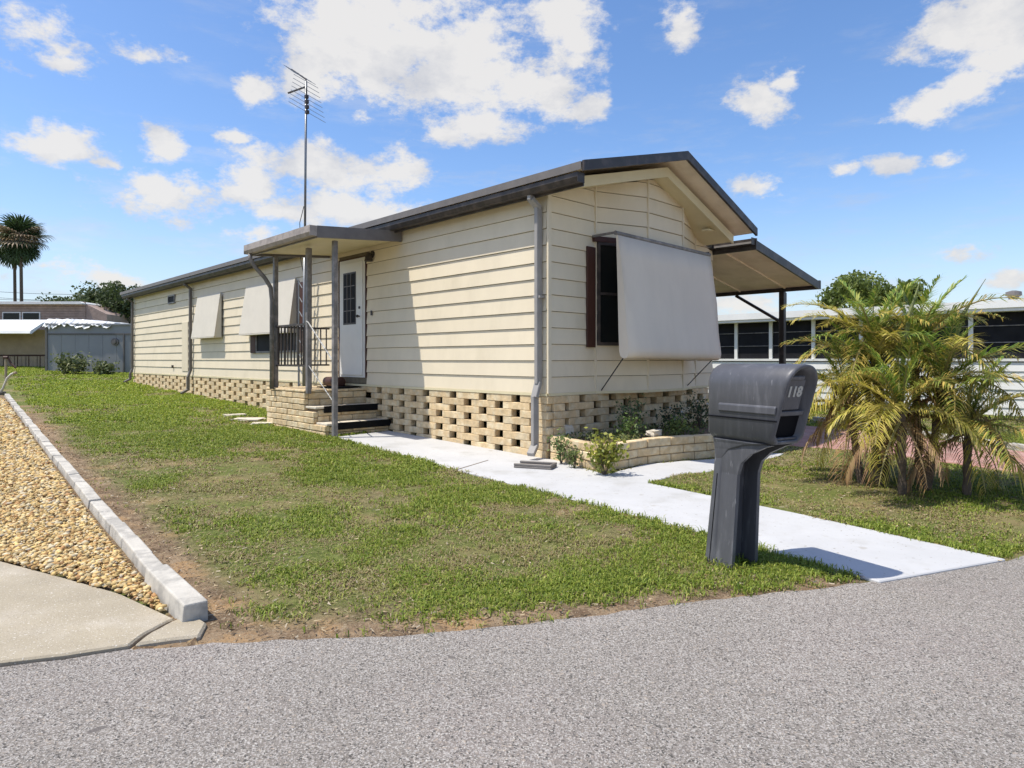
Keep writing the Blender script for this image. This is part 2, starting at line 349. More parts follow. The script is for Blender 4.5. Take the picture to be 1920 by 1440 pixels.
# ------------------------------------------------------------------ ground
def build_ground():
    def lines(a, b, step, lo, hi):
        c = list(np.arange(a, b, step)); g = step; x = a; left = []
        while x > lo: g *= 1.25; x -= g; left.append(x)
        g = step; x = c[-1]; right = []
        while x < hi: g *= 1.25; x += g; right.append(x)
        return np.array(left[::-1] + c + right)
    xs = lines(-8, 8, .07, -700, 700); ys = lines(2.0, 12, .07, -60, 900)
    X, Y = np.meshgrid(xs, ys); P = np.c_[X.ravel(), Y.ravel()]
    Z = gz(P[:, 0], P[:, 1])
    inr = inpoly(P, ROAD); dr = pdist(P, ROAD_EDGE)
    soft = np.where(inr, 0, np.clip(dr / .25, 0, 1))
    near = (np.abs(P[:, 0]) < 9) & (P[:, 1] > 1.9) & (P[:, 1] < 13)
    for poly in (WALK, BRANCH, RED, DRIVE): soft = np.where(inpoly(P, poly), 0, soft)
    Z = Z + soft * near * ((vnoise(P[:,0]*1.6, P[:,1]*1.6, 4) - .3) * .035)
    Z = np.where(inr, -.02 * np.clip(dr / .05, 0, 1), Z)
    kd = (P - K0) @ KN; ka = (P - K0) @ KD
    strip = np.clip(1 - (-kd - .0) / (.22 + .25 * vnoise(P[:,0]*1.3, P[:,1]*1.3, 3)), 0, 1) * (kd < .1) * (ka > -.6) * (ka < 14)
    edge = np.clip(1 - dr / (.14 + .4 * vnoise(P[:,0]*1.5+5, P[:,1]*1.5, 3)), 0, 1) * (P[:,0] < 2)
    patch = np.clip((vnoise(P[:,0]*.9, P[:,1]*.9, 5, .6) - .52) * 6, 0, 1) * (P[:,1] < 9)
    green = np.clip(1 - np.maximum.reduce([strip * 1.8, edge * 1.6, patch * .7]), 0, 1)
    ny, nx = X.shape; idx = np.arange(nx * ny).reshape(ny, nx)
    Fc = np.stack([idx[:-1,:-1], idx[:-1,1:], idx[1:,1:], idx[1:,:-1]], -1).reshape(-1, 4)
    o = fast('ground', np.c_[P, Z], Fc, M['ground'])
    a = o.data.attributes.new('green', 'FLOAT', 'POINT'); a.data.foreach_set('value', green.astype(np.float32))
    for p in o.data.polygons[:1]: pass
    tag(o, 'lawn soil rising gently towards the back of the plot', kind='structure')
build_ground()
def slab(name, poly, h, m, label, bevel=.006, base=-.06):
    mb = MB(); mb.prism(poly, lambda x, y: float(gz(x, y)) + base, lambda x, y: float(gz(x, y)) + h)
    o = mb.build(name, m, None, bevel); return tag(o, label, kind='structure')
def rough_edge(line, amp, step, seed):
    r = random.Random(seed); out = []
    for a, b in zip(line[:-1], line[1:]):
        a = np.array(a); b = np.array(b); n = max(1, int(np.linalg.norm(b - a) / step)); d = (b - a) / (np.linalg.norm(b - a) + 1e-9)
        for i in range(n):
            q = a + (b - a) * i / n + np.array([-d[1], d[0]]) * r.uniform(-amp, amp); out.append(tuple(q))
    return out + [tuple(line[-1])]
road_poly = [ROAD_EDGE[0]] + rough_edge(ROAD_EDGE[1:-4], .014, .09, 3) + ROAD_EDGE[-4:] + [(40, -30), (-40, -30)]
MB().prism(road_poly, -.018, .004).build('road', M['asphalt']); tag(bpy.data.objects['road'], 'grey asphalt road with light aggregate', kind='structure')
slab('walkway', WALK, .016, M['walk'], 'white painted concrete path from the road to the porch steps')
slab('walkway_branch', BRANCH, .012, M['walk'], 'white painted side path curving round the brick planter')
slab('red_driveway', RED, .022, M['red_pave'], 'red painted driveway under the carport')
# path joint lines
j = MB()
for (u0, v0, u1, v1) in [(848,881,915,861)]:
    a = G(u0, v0, .03); b = G(u1, v1, .03); za = float(gz(*a)) + .0185; zb = float(gz(*b)) + .0185
    j.bar((*a, za), (*b, zb), .012, .003)
tag(j.build('path_joint', M['mortar']), kind='structure')
cr = [G(328,1168), G(316,1172), G(300,1180), G(288,1187), G(274,1194), G(262,1202), G(252,1210), G(243,1217)]
mainp = [DRIVE[0], DRIVE[1], DRIVE[2]] + cr + DRIVE[5:]
slab('concrete_driveway', mainp, .022, M['concrete'], 'worn beige concrete apron beside the gravel', .008)
cr2 = [(x + .022, y - .004) for x, y in cr]
brok = [G(345,1171), G(372,1166), G(388,1176), G(382,1188), G(374,1202), G(330,1206), G(280,1213)] + cr2[::-1][0:]
slab('broken_concrete', brok, .024, M['concrete'], 'cracked off corner piece of the concrete apron', .01)
def gravel_bed():
    A, B = np.meshgrid(np.arange(-.4, 17.2, .1), np.arange(.10, 13, .1)); P = K0 + A.ravel()[:, None] * KD + B.ravel()[:, None] * KN
    Z = gz(P[:, 0], P[:, 1]) + .018; Z = np.where(inpoly(P, DRIVE) | inpoly(P, ROAD), -.03, Z); ny, nx = A.shape; idx = np.arange(nx * ny).reshape(ny, nx)
    Fc = np.stack([idx[:-1,:-1], idx[:-1,1:], idx[1:,1:], idx[1:,:-1]], -1).reshape(-1, 4); tag(fast('gravel_bed', np.c_[P, Z], Fc[:, ::-1], M['gravel_base']), kind='structure')
gravel_bed()

# ------------------------------------------------------------------ pebbles
def ico():
    bm = bmesh.new(); bmesh.ops.create_icosphere(bm, subdivisions=1, radius=1); V = np.array([v.co[:] for v in bm.verts]); Fc = np.array([[v.index for v in f.verts] for f in bm.faces]); bm.free(); return V, Fc
IV, IF = ico()
def rotm(n):
    q = RNG.normal(size=(n, 4)); q /= np.linalg.norm(q, axis=1)[:, None]; w, x, y, z = q.T
    return np.stack([1-2*(y*y+z*z), 2*(x*y-z*w), 2*(x*z+y*w), 2*(x*y+z*w), 1-2*(x*x+z*z), 2*(y*z-x*w), 2*(x*z-y*w), 2*(y*z+x*w), 1-2*(x*x+y*y)], -1).reshape(n, 3, 3)
def pebbles():
    pts = []; 
    for (y0, y1, dens, sz) in [(3.0, 5.2, 5000, .0155), (5.2, 8.5, 2800, .019), (8.5, 15, 650, .033)]:
        A = (18) * (y1 - y0); n = int(A * dens); P = np.c_[RNG.uniform(-16, 2, n), RNG.uniform(y0, y1, n)]
        vis = np.abs(P[:, 0]) < P[:, 1] * .84
        P = P[vis]; P = P[inpoly(P, GRAVEL)]; kd = (P - K0) @ KN; P = P[kd > .135]
        pts.append(np.c_[P, np.full(len(P), sz)])
    P = np.concatenate(pts); n = len(P); print('pebbles', n)
    sc = P[:, 2][:, None] * (.45 + 1.15 * RNG.random((n, 1)) ** 1.8) * np.c_[np.ones(n), RNG.uniform(.6, 1, n), RNG.uniform(.35, .7, n)]
    V = IV[None] * (1 + RNG.uniform(-.34, .30, (n, 12))[:, :, None]) * sc[:, None, :]
    R = rotm(n); tilt = RNG.uniform(0, 1, n) < .75
    ang = RNG.uniform(0, 6.28, n); Rz = np.zeros((n, 3, 3)); Rz[:, 0, 0] = np.cos(ang); Rz[:, 0, 1] = -np.sin(ang); Rz[:, 1, 0] = np.sin(ang); Rz[:, 1, 1] = np.cos(ang); Rz[:, 2, 2] = 1
    R = np.where(tilt[:, None, None], Rz, R)
    V = np.einsum('nij,nkj->nki', R, V); V[:, :, 0] += P[:, 0][:, None]; V[:, :, 1] += P[:, 1][:, None]
    V[:, :, 2] += (gz(P[:, 0], P[:, 1]) + .024 + RNG.uniform(0, .02, n))[:, None]
    pal = np.array([(.62,.44,.19),(.66,.51,.26),(.50,.31,.12),(.66,.56,.37),(.40,.22,.09),(.68,.48,.19),(.52,.44,.32)])
    c = pal[RNG.choice(7, n, p=[.24,.2,.14,.12,.07,.18,.05])] * RNG.uniform(.6, 1.15, (n, 1))
    Fc = (IF[None] + (np.arange(n) * 12)[:, None, None]).reshape(-1, 3)
    o = fast('gravel', V.reshape(-1, 3), Fc, M['pebble'], np.repeat(c, 12, axis=0)); tag(o, 'golden tan river gravel behind the concrete edging', 'gravel', kind='stuff')
pebbles()

# ------------------------------------------------------------------ edging blocks
def edging():
    a = .0; i = 0; r = random.Random(5)
    while a < 16.5:
        ln = .70 if i == 0 else r.choice([.42, .46, .5, .44]); w = .105 if i else .125; h = .085 if i else .105
        c = K0 + KD * (a + ln / 2) + KN * (w / 2 + r.uniform(-.006, .006))
        mb = MB(); k = ln / 2 - .004
        mb.hexa([(-k,-w/2,-.04),(k,-w/2,-.04),(k,w/2,-.04),(-k,w/2,-.04),(-k,-w/2+.006,h),(k,-w/2+.006,h),(k,w/2-.012,h),(-k,w/2-.012,h)])
        o = mb.build('edging_block', M['kerb'], None, .008, seg=2)
        ang = math.atan2(KD[1], KD[0]) + r.uniform(-.012, .012) + (.03 if i == 0 else 0)
        o.location = (c[0], c[1], float(gz(*c)) + r.uniform(-.006, .006)); o.rotation_euler = (r.uniform(-.02, .02), -.019, ang)
        if i == 0: lab = 'longest white concrete edging block, nearest the road with its dark end face showing'
        elif i < 8: lab = ['', 'pale concrete edging block butted behind the long end block', 'third pale edging block up from the road', 'fourth edging block up from the road beside the gravel', 'fifth edging block up from the road beside the gravel', 'sixth edging block up from the road between gravel and soil', 'seventh edging block up from the road between gravel and soil', 'eighth edging block up from the road between gravel and soil'][i]
        else: lab = 'pale concrete edging block in the far stretch of the row between gravel and lawn'
        tag(o, lab, 'edging block', 'concrete edging blocks along the gravel' if i < 8 else 'far concrete edging blocks along the gravel'); a += ln + .006; i += 1
edging()

# ------------------------------------------------------------------ mobile home
home = empty('mobile_home', HW(0, 0, 0), ROT, label='cream mobile home with brown roof trim on a pierced block skirt', cat='mobile home')
ZT, ZB = 3.27, .82
PL = .2045
def roof_under(t):
    return float(np.interp(t, [-.3, 1.83, 3.95], [3.24, 3.76, 3.02]))
# walls core (inside the planks)
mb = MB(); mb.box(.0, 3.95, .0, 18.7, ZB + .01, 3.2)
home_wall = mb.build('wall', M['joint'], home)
FAC = [(0., 0.), (.9, 0.), (1.7, -.28), (2.6, -.27), (3.4, 0.), (3.95, 0.)]
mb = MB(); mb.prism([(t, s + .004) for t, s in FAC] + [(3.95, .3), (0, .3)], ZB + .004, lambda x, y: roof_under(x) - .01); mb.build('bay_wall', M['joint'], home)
mb = MB(); mb.prism([(0, .28), (1.83, .28), (3.95, .28), (3.95, .36), (1.83, .36), (0, .36)], 3.0, lambda x, y: roof_under(x)); mb.build('gable_wall', M['siding'], home)
def side_plank(s0, s1, k):
    z0 = ZB + PL * k; z1 = z0 + PL - .007
    mb = MB(); mb.hexa([(-.021, s0, z0), (-.001, s0, z0), (-.001, s1, z0), (-.021, s1, z0), (-.003, s0, z1), (-.001, s0, z1), (-.001, s1, z1), (-.003, s1, z1)])
    mb.build('siding_plank', M['siding'], home)
for k in range(12):
    for (a, b) in [(.02, 4.20), (5.15, 12.95), (12.953, 18.68)]: side_plank(a, b, k)
side_plank(4.2, 5.15, 11)
for fi in range(5):
    (t0, s0), (t1, s1) = FAC[fi], FAC[fi + 1]; ln = math.hypot(t1 - t0, s1 - s0); nx, ny = (s1 - s0) / ln, -(t1 - t0) / ln
    for k in range(15):
        z0 = ZB + PL * k; n = max(2, int(ln / .15)); V = []; ok = []
        for i in range(n + 1):
            f = (i + .0) / n; f = min(max(f, .006 / ln), 1 - .006 / ln); t = t0 + (t1 - t0) * f; s = s0 + (s1 - s0) * f; zt = min(z0 + PL - .007, roof_under(t)); zt = max(zt, z0 + .002)
            V += [(t + nx * .021, s + ny * .021, z0), (t + nx * .003, s + ny * .003, zt), (t, s, zt), (t, s, z0)]; ok.append(min(z0 + PL, roof_under(t)) > z0 + .01)
        if not any(ok): continue
        fs = []
        for i in range(n):
            if not (ok[i] or ok[i+1]): continue
            for j in range(4): fs.append((i*4+j, i*4+(j+1)%4, (i+1)*4+(j+1)%4, (i+1)*4+j))
        fs += [(0,1,2,3), (n*4, n*4+3, n*4+2, n*4+1)]
        mb = MB(); mb.add(V, fs); mb.build('siding_plank', M['siding'], home)
# battens at the bay corners
for (t, s) in FAC[1:5]:
    MB().box(t - .012, t + .012, s - .028, s + .0, ZB, roof_under(t)).build('batten', M['siding'], home)
MB().box(-.028, .03, -.028, -.0, ZB, 3.28).build('corner_trim', M['siding'], home)
# bottom trim
MB().box(-.03, -.001, .0, 18.7, ZB - .035, ZB - .001).build('base_trim', M['cream'], home)
MB().prism([(t, s - .022) for t, s in FAC] + [(3.95, .02), (0, .02)], ZB - .035, ZB - .001).build('base_trim', M['cream'], home)
# floor under the home so the crawl space stays dark
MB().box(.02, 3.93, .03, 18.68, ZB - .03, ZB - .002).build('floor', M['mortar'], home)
# roofs
def roof_slab(pts, th, s0, s1, name, m):
    P = [(t, z) for t, z in pts] + [(t, z - th) for t, z in pts[::-1]]
    mb = MB(); n = len(P)
    A = [(t, s0, z) for t, z in P]; B = [(t, s1, z) for t, z in P]; k = len(pts)
    fs = [(i, i+1, 2*k-2-i, 2*k-1-i) for i in range(k-1)]; fs += [tuple(n + q for q in f[::-1]) for f in fs]
    fs += [(i, n + i, n + (i+1) % n, (i+1) % n) for i in range(n)]
    mb.add(A + B, fs); return mb.build(name, m, home)
OUT = [(-.30, 3.45), (1.85, 4.02), (3.85, 3.26)]
roof_slab([(t, z) for t, z in OUT], .035, -.79, 19.1, 'roof', M['roof'])
roof_slab([(t + (.004 if i == 0 else -.004 if i == 2 else 0), z - .037) for i, (t, z) in enumerate(OUT)], .02, -.77, 19.05, 'roof_underside', M['soffit'])
for (a, b) in [(OUT[0], OUT[1]), (OUT[1], OUT[2])]:
    mb = MB(); mb.hexa([(a[0], -.83, a[1]-.105), (b[0], -.83, b[1]-.105), (b[0], -.795, b[1]-.105), (a[0], -.795, a[1]-.105), (a[0], -.83, a[1]+.012), (b[0], -.83, b[1]+.012), (b[0], -.795, b[1]+.012), (a[0], -.795, a[1]+.012)])
    mb.build('rake_trim', M['brown_metal'], home)
MB().box(-.312, -.302, -.79, 19.1, 3.365, 3.455).build('drip_edge', M['gutter_grey'], home)
# standing ribs on the left slope
for i in range(25):
    s = -.4 + i * .8; mb = MB(); mb.bar((-.29, s, 3.459), (1.85, s, 4.027), .03, .006); mb.build('roof_rib', M['roof'], home)
INN = [(-.07, 3.37), (1.82, 3.86), (3.66, 3.17)]
roof_slab(INN, .09, -.50, 18.9, 'inner_roof', M['cream'])
for (a, b) in [(INN[0], INN[1]), (INN[1], INN[2])]:
    mb = MB(); mb.hexa([(a[0], -.53, a[1]-.12), (b[0], -.53, b[1]-.12), (b[0], -.503, b[1]-.12), (a[0], -.503, a[1]-.12), (a[0], -.53, a[1]+.01), (b[0], -.53, b[1]+.01), (b[0], -.503, b[1]+.01), (a[0], -.503, a[1]+.01)])
    mb.build('barge_board', M['cream'], home)
MB().box(3.1, 3.28, -.42, -.3, 3.20, 3.225).build('soffit_lamp_plate', M['cream'], home)
# gutters
def gutter(t, s0, s1, z, name='gutter', side=-1, parent=home):
    w = .12 * side
    P = [(t, z - .11), (t + w * .75, z - .11), (t + w, z - .05), (t + w, z), (t + w * .9, z), (t + w * .88, z - .045), (t + w * .7, z - .095), (t, z - .095)]
    mb = MB(); mb.extrude([(p[0], p[1]) for p in P], 'y', s0, s1); 
    mb.box(min(t, t + w), max(t, t + w), s0 - .004, s0 + .0, z - .11, z); return mb.build(name, M['brown_metal'], parent)
gutter(-.17, -.72, 19.0, 3.355)
gutter(3.86, -.72, 19.0, 3.15, side=1)
MB().box(-.17, -.15, -.7, 19.0, 3.22, 3.36).build('fascia_board', M['brown_metal'], home)
# downspouts on the long wall
def spout(s, zb, m, kick=.18, name='downspout', w=.075):
    mb = MB(); x = -.075
    pts = [(-.2, s, 3.26), (-.2, s, 3.2), (x, s, 3.12), (x, s, .95), (x - .06, s, .78), (x - .06, s, zb + .15), (x - .06 - kick, s - .05, zb + .06)]
    for a, b in zip(pts[:-1], pts[1:]):
        a = Vector(a); b = Vector(b); e = (b - a).normalized() * .012; mb.bar(a - e, b + e, w, .055)
    o = mb.build(name, m, home, .006)
    st = MB(); st.box(x - .032, x + .055, s - w/2 - .012, s + w/2 + .012, 2.0, 2.03); st.build('spout_strap', m, home); return o
spout(.10, .03, M['spout_light'], .12, w=.095)
spout(12.9, gs(12.9), M['gutter_grey'])
spout(18.55, gs(18.5), M['gutter_grey'])
# pierced block skirt
bm_ = MB(); bm_.box(-.05, .05, -.247, .247, -.0465, .0465)
brick0 = bm_.build('skirt_block', M['brick'], home, .006); brick_me = brick0.data
half = MB().box(-.05, .05, -.10, .10, -.0465, .0465).build('skirt_block', M['brick'], home, .006); half_me = half.data
first = {'f': True}
def put_block(me, t, s, z, along_t=False):
    if along_t and t < .3: t += .04
    o = bpy.data.objects.new('skirt_block', me); COL.objects.link(o); o.parent = home
    o.location = (t + random.uniform(-.004, .004), s, z); o.rotation_euler = (0, 0, (math.pi / 2 if along_t else 0) + random.uniform(-.008, .008) + random.choice([0, math.pi]))
half.location = (.03, .12, .735 - .0965); brick0.location = (.03, .235, .735)
for k in range(9):
    z = .735 - k * .0965
    off = 0 if k % 2 == 0 else .325
    n = 0
    s = .235 + off
    if k % 2 and k > 1: put_block(half_me, .03, .12, z)
    if k % 2 == 0 and k > 0: put_block(brick_me, .03, .235, z)
    s = .235 + (.65 if k % 2 == 0 else .325)
    while s < 18.6:
        if not (4.35 < s < 5.4) and z > gs(s) - .06: put_block(brick_me, .03, s, z)
        s += .65
    t = .615 if k % 2 else .29
    if k % 2: put_block(half_me, .15, .03, z, True)
    while t < 3.9:
        put_block(brick_me, t, .03, z, True); t += .65
MB().box(.02, .09, 17.9, 18.68, .3, ZB - .04).build('skirt_end_panel', M['brick'], home, .006)
MB().box(3.88, 3.94, .1, 18.6, -.05, ZB - .04).build('skirt_rear_panel', M['brick'], home)
MB().box(.1, 3.85, 18.6, 18.68, .2, ZB - .04).build('skirt_rear_panel', M['brick'], home)
# door
dr = MB().box(-.02, .002, 4.24, 5.11, .93, 2.99).build('door_frame', M['white_door'], home, .004)
rim = MB(); rim.box(-.026, -.004, 4.205, 4.24, .93, 3.01); rim.box(-.026, -.004, 5.11, 5.145, .93, 3.01); rim.box(-.026, -.004, 4.24, 5.11, 2.99, 3.01); rim.build('door_casing', M['shutter'], home)
door = MB().box(-.045, -.021, 4.31, 5.06, .97, 2.93).build('door', M['white_door'], home, .005)
MB().box(-.05, -.046, 4.50, 4.93, 1.85, 2.76).build('window_frame', M['brown_metal'], door)
MB().box(-.054, -.051, 4.53, 4.90, 1.88, 2.73).build('window_pane', M['screen_dark'], door)
mu = MB()
for z in (2.09, 2.3, 2.52): mu.box(-.06, -.0545, 4.53, 4.90, z - .007, z + .007)
for s in (4.65, 4.78): mu.box(-.061, -.0546, s - .007, s + .007, 1.88, 2.73)
mu.build('muntin', M['gutter_grey'], door)
kn = MB(); kn.tube([(-.045, 4.38, 1.98), (-.075, 4.38, 1.98), (-.08, 4.38, 1.98), (-.11, 4.38, 1.98)], [.012, .012, .026, .022], 10); kn.tube([(-.045, 4.38, 2.13), (-.06, 4.38, 2.13)], .024, 10); kn.build('door_knob', M['brown_metal'], door, smooth=False)
wl = MB(); wl.tube([(-.003, 4.02, 3.0), (-.03, 4.02, 3.0)], .06, 12); wl.tube([(-.03, 4.02, 3.0), (-.09, 4.02, 3.01)], .012, 6); wl.tube([(-.09, 4.02, 3.03), (-.09, 4.02, 2.95), (-.09, 4.02, 2.88)], [.025, .055, .07], 10); wl.build('wall_lamp', M['brown_metal'], home)
MB().box(-.03, -.015, 4.02, 4.06, 1.98, 2.06).build('doorbell', M['brown_metal'], home)
# small features along the long wall
def small_window(s0, s1, z0, z1):
    f = MB(); w = .04; f.box(-.045, -.001, s0, s1, z0, z0 + w); f.box(-.045, -.001, s0, s1, z1 - w, z1); f.box(-.045, -.001, s0, s0 + w, z0 + w, z1 - w); f.box(-.045, -.001, s1 - w, s1, z0 + w, z1 - w)
    fo = f.build('window_frame', M['post'], home); MB().box(-.025, -.019, s0 + w, s1 - w, z0 + w, z1 - w).build('window_pane', M['screen_dark'], fo); return fo
small_window(14.35, 14.95, 2.83, 3.07)
PANE = M['screen_dark']; small_window(6.75, 8.75, 1.38, 2.75); small_window(10.9, 12.2, 1.85, 2.75)
MB().box(-.05, -.018, 8.77, 9.02, 1.38, 2.75).build('shutter', M['shutter'], home)
MB().box(-.05, -.018, 6.48, 6.73, 1.38, 2.75).build('shutter', M['shutter'], home)
MB().box(-.03, -.017, 13.25, 13.75, .92, 2.26).build('access_panel', M['siding'], home, .004)
MB().box(-.06, -.018, 14.5, 14.56, 1.0, 1.08).build('outlet_cover', M['brown_metal'], home)
# folding metal window awnings
def awning(s0, s1, zt, zb, name='window_awning'):
    a = MB(); a.hexa([(-.06, s0, zt), (-.06, s1, zt), (-.21, s1 + .02, zb), (-.21, s0 - .02, zb), (-.08, s0, zt + .02), (-.08, s1, zt + .02), (-.23, s1 + .02, zb), (-.23, s0 - .02, zb)])
    o = a.build(name, M['awning_metal'], home)
    for q in (s0, s1):
        b = MB(); e = .004; b.add([(-.05, q - e, zt), (-.05, q - e, zb - .02), (-.222, q - e, zb), (-.07, q - e, zt + .01), (-.05, q + e, zt), (-.05, q + e, zb - .02), (-.222, q + e, zb), (-.07, q + e, zt + .01)],
            [(0,1,2,3), (7,6,5,4), (0,4,5,1), (1,5,6,2), (2,6,7,3), (3,7,4,0)]); b.build('side_panel', M['awning_metal'], o)
    MB().box(-.235, -.05, s0, s1, zb - .03, zb - .005).build('bottom_panel', M['awning_metal'], o)
awning(10.75, 12.35, 2.83, 1.80); awning(6.75, 9.2, 2.83, 1.80)
# front bay window and shutter
def facet_window(fi, f0, f1, z0, z1, nrail):
    (t0, s0), (t1, s1) = FAC[fi], FAC[fi+1]; ln = math.hypot(t1-t0, s1-s0); dx, dy = (t1-t0)/ln, (s1-s0)/ln; nx, ny = dy, -dx
    def Q(f, o, z): return (t0 + dx*ln*f + nx*o, s0 + dy*ln*f + ny*o, z)
    def bx(mb, a, b, o0, o1, za, zb): mb.hexa([Q(a,o0,za), Q(b,o0,za), Q(b,o1,za), Q(a,o1,za), Q(a,o0,zb), Q(b,o0,zb), Q(b,o1,zb), Q(a,o1,zb)])
    w = .035 / ln; f = MB(); bx(f, f0, f1, .0, .05, z0, z0+.04); bx(f, f0, f1, .0, .05, z1-.04, z1); bx(f, f0, f0+w, .0, .05, z0+.04, z1-.04); bx(f, f1-w, f1, .0, .05, z0+.04, z1-.04)
    for i in range(nrail): zz = z0 + (z1-z0)*(i+1)/(nrail+1); bx(f, f0+w, f1-w, .02, .045, zz-.018, zz+.018)
    fo = f.build('window_frame', M['brown_metal'], home); p = MB(); bx(p, f0+w, f1-w, .018, .024, z0+.04, z1-.04); p.build('window_pane', M['glass'], fo)
facet_window(1, .03, .97, 1.43, 2.80, 1); facet_window(2, .03, .97, 1.43, 2.80, 1)
MB().box(.70, .87, -.045, -.018, 1.40, 2.72).build('shutter', M['shutter'], home, .004)
MB().hexa([(.84,-.05,2.80),(1.2,-.16,2.80),(1.2,-.05,2.80),(.84,-.0,2.80),(.84,-.05,2.87),(1.2,-.16,2.87),(1.2,-.05,2.87),(.84,-.0,2.87)]).build('window_header', M['shutter'], home)
# fabric roll-down sun shade on the front
def sunshade():
    t0, t1 = .84, 3.14; prof = []
    top = (-.40, 2.83)
    prof = [(-.40, 2.83), (-.425, 2.83), (-.47, 2.55), (-.53, 2.1), (-.60, 1.65), (-.645, 1.42), (-.655, 1.35), (-.64, 1.29), (-.60, 1.26), (-.54, 1.255), (-.48, 1.28), (-.455, 1.34), (-.44, 1.6), (-.42, 2.2)]
    mb = MB(); n = len(prof); ts = np.linspace(t0, t1, 15); V = []
    for i, t in enumerate(ts):
        sag = .012 * math.sin(i * 1.7) ; zoff = -.03 * (i / 14)
        e = 1 - .25 * max(0, 1 - min(i, 14 - i) / 1.0)
        for j, (s, z) in enumerate(prof):
            ss = -.43 + (s + .43) * (e if j > 3 else 1)
            V.append((t, ss + (sag * .6 if 2 < j < 8 else 0), z + zoff))
    fs = [(i*n+j, i*n+(j+1) % n, (i+1)*n+(j+1) % n, (i+1)*n+j) for i in range(14) for j in range(n)]
    fs += [tuple(range(n)), tuple(14*n + j for j in range(n))[::-1]]
    o = mb.add(V, fs).build('front_sunshade', M['awning'], home, smooth=False)
    bm = bmesh.new(); bm.from_mesh(o.data)
    for f in bm.faces: f.smooth = len(f.verts) == 4
    bm.to_mesh(o.data); bm.free()
    MB().tube([(t0 - .02, -.40, 2.86), (t1 + .02, -.40, 2.83)], .028, 10).build('roller_tube', M['post'], o)
    br = MB()
    for t in (t0 - .01, t1 + .01): br.box(t - .008, t + .008, -.40, -.02, 2.85, 2.88)
    br.build('bracket', M['post'], o)
    r = MB(); r.tube([(t0 + .03, -.5, 1.27), (.98, -.05, .83)], .008, 6); r.build('hold_down_rod', M['cable'], o)
    r = MB(); r.tube([(t1 - .05, -.5, 1.25), (2.85, -.2, .84)], .007, 6); r.build('hold_down_rod', M['cable'], o)
sunshade()
# carport roof
cp = empty('carport', HW(3.9, 0, 0), ROT, label='brown edged lean-to carport roof on posts at the far side of the cream home', cat='carport')
def cpx(t): return t - 3.9
ca, cb = (4.02, 3.11), (6.52, 2.66)
def cslab(th0, th1, s0, s1, da=0.): return [(cpx(ca[0]) + da, s0, ca[1]-th1), (cpx(cb[0]) - da, s0, cb[1]-th1), (cpx(cb[0]) - da, s1, cb[1]-th1), (cpx(ca[0]) + da, s1, ca[1]-th1), (cpx(ca[0]) + da, s0, ca[1]-th0), (cpx(cb[0]) - da, s0, cb[1]-th0), (cpx(cb[0]) - da, s1, cb[1]-th0), (cpx(ca[0]) + da, s1, ca[1]-th0)]
MB().hexa(cslab(0, .05, -.68, 11)).build('roof_sheet', M['soffit'], cp)
MB().hexa(cslab(-.02, .12, -.72, -.685)).build('rake_trim', M['brown_metal'], cp)
MB().box(cpx(3.985), cpx(4.018), -.74, 11, 2.97, 3.15).build('ledger', M['brown_metal'], cp)
MB().box(cpx(6.53), cpx(6.60), -.72, 11, 2.54, 2.70).build('edge_beam', M['brown_metal'], cp)
rb = MB()
for i in range(12):
    s = -.1 + i * .9; rb.hexa([(cpx(4.03), s, 3.03), (cpx(6.5), s, 2.59), (cpx(6.5), s+.03, 2.59), (cpx(4.03), s+.03, 3.03), (cpx(4.03), s, 3.062), (cpx(6.5), s, 2.614), (cpx(6.5), s+.03, 2.614), (cpx(4.03), s+.03, 3.062)])
rb.build('roof_pan_seam', M['soffit'], cp)
for s in (-.02, 4.5, 9.0):
    MB().box(cpx(6.50), cpx(6.60), s - .05, s + .05, -.02 + gs(s), 2.537).build('post', M['brown_metal'], cp, .006)
    if s < 1:
        MB().bar((cpx(6.55), s + .95, 2.53), (cpx(6.55), s + .06, 1.98), .06, .05).build('brace', M['brown_metal'], cp)
        MB().box(cpx(6.60), cpx(6.66), s - .04, s + .04, 2.28, 2.53).build('post_bracket', M['brown_metal'], cp, .01)

# ------------------------------------------------------------------ porch
porch = empty('entry_porch', HW(0, 4.2, 0), ROT, label='raised tan block porch with steps and grey metal posts under a flat canopy', cat='porch')
LZ = .76
def PP(p, s, z): return (-p, s - 4.2, z)
def pbox(mb, p0, p1, s0, s1, z0, z1): return mb.box(-p1, -p0, s0 - 4.2, s1 - 4.2, z0, z1)
core = MB(); pbox(core, .02, 1.075, 4.24, 5.58, -.05, LZ - .045); pbox(core, .02, 1.075, 3.90, 4.24, -.05, .47); pbox(core, .02, 1.075, 3.56, 3.90, -.05, .235); core.build('porch_core', M['mortar'], porch)
pbrick = {}
def pblock(p0, p1, s0, s1, z0, z1, m='brick'):
    g = .004; mb = MB(); pbox(mb, p0 + (g if p1 - p0 > .15 else 0), p1 - (g if p1 - p0 > .15 else 0), s0 + (g if s1 - s0 > .15 else 0), s1 - (g if s1 - s0 > .15 else 0), z0 + g, z1 - g)
    o = mb.build('block', M[m], porch, .009); return o
CH = .095
rr = random.Random(2)
for k in range(8):                       # outer side face
    z0 = LZ - .045 - CH * (k + 1); z1 = z0 + CH
    if z1 < .03: break
    smin = 4.2 if z1 > .50 else 3.88 if z1 > .27 else 3.52
    s = 5.62; off = (.0 if k % 2 else .2); first_ = True
    while s > smin + .02:
        l = .40 if not (first_ and off) else .2
        a = max(smin, s - l)
        if a - smin < .08: a = smin
        pblock(1.07 + rr.uniform(-.006, .004), 1.14 + rr.uniform(-.006, .006), a, s, z0, z1); s = a; first_ = False
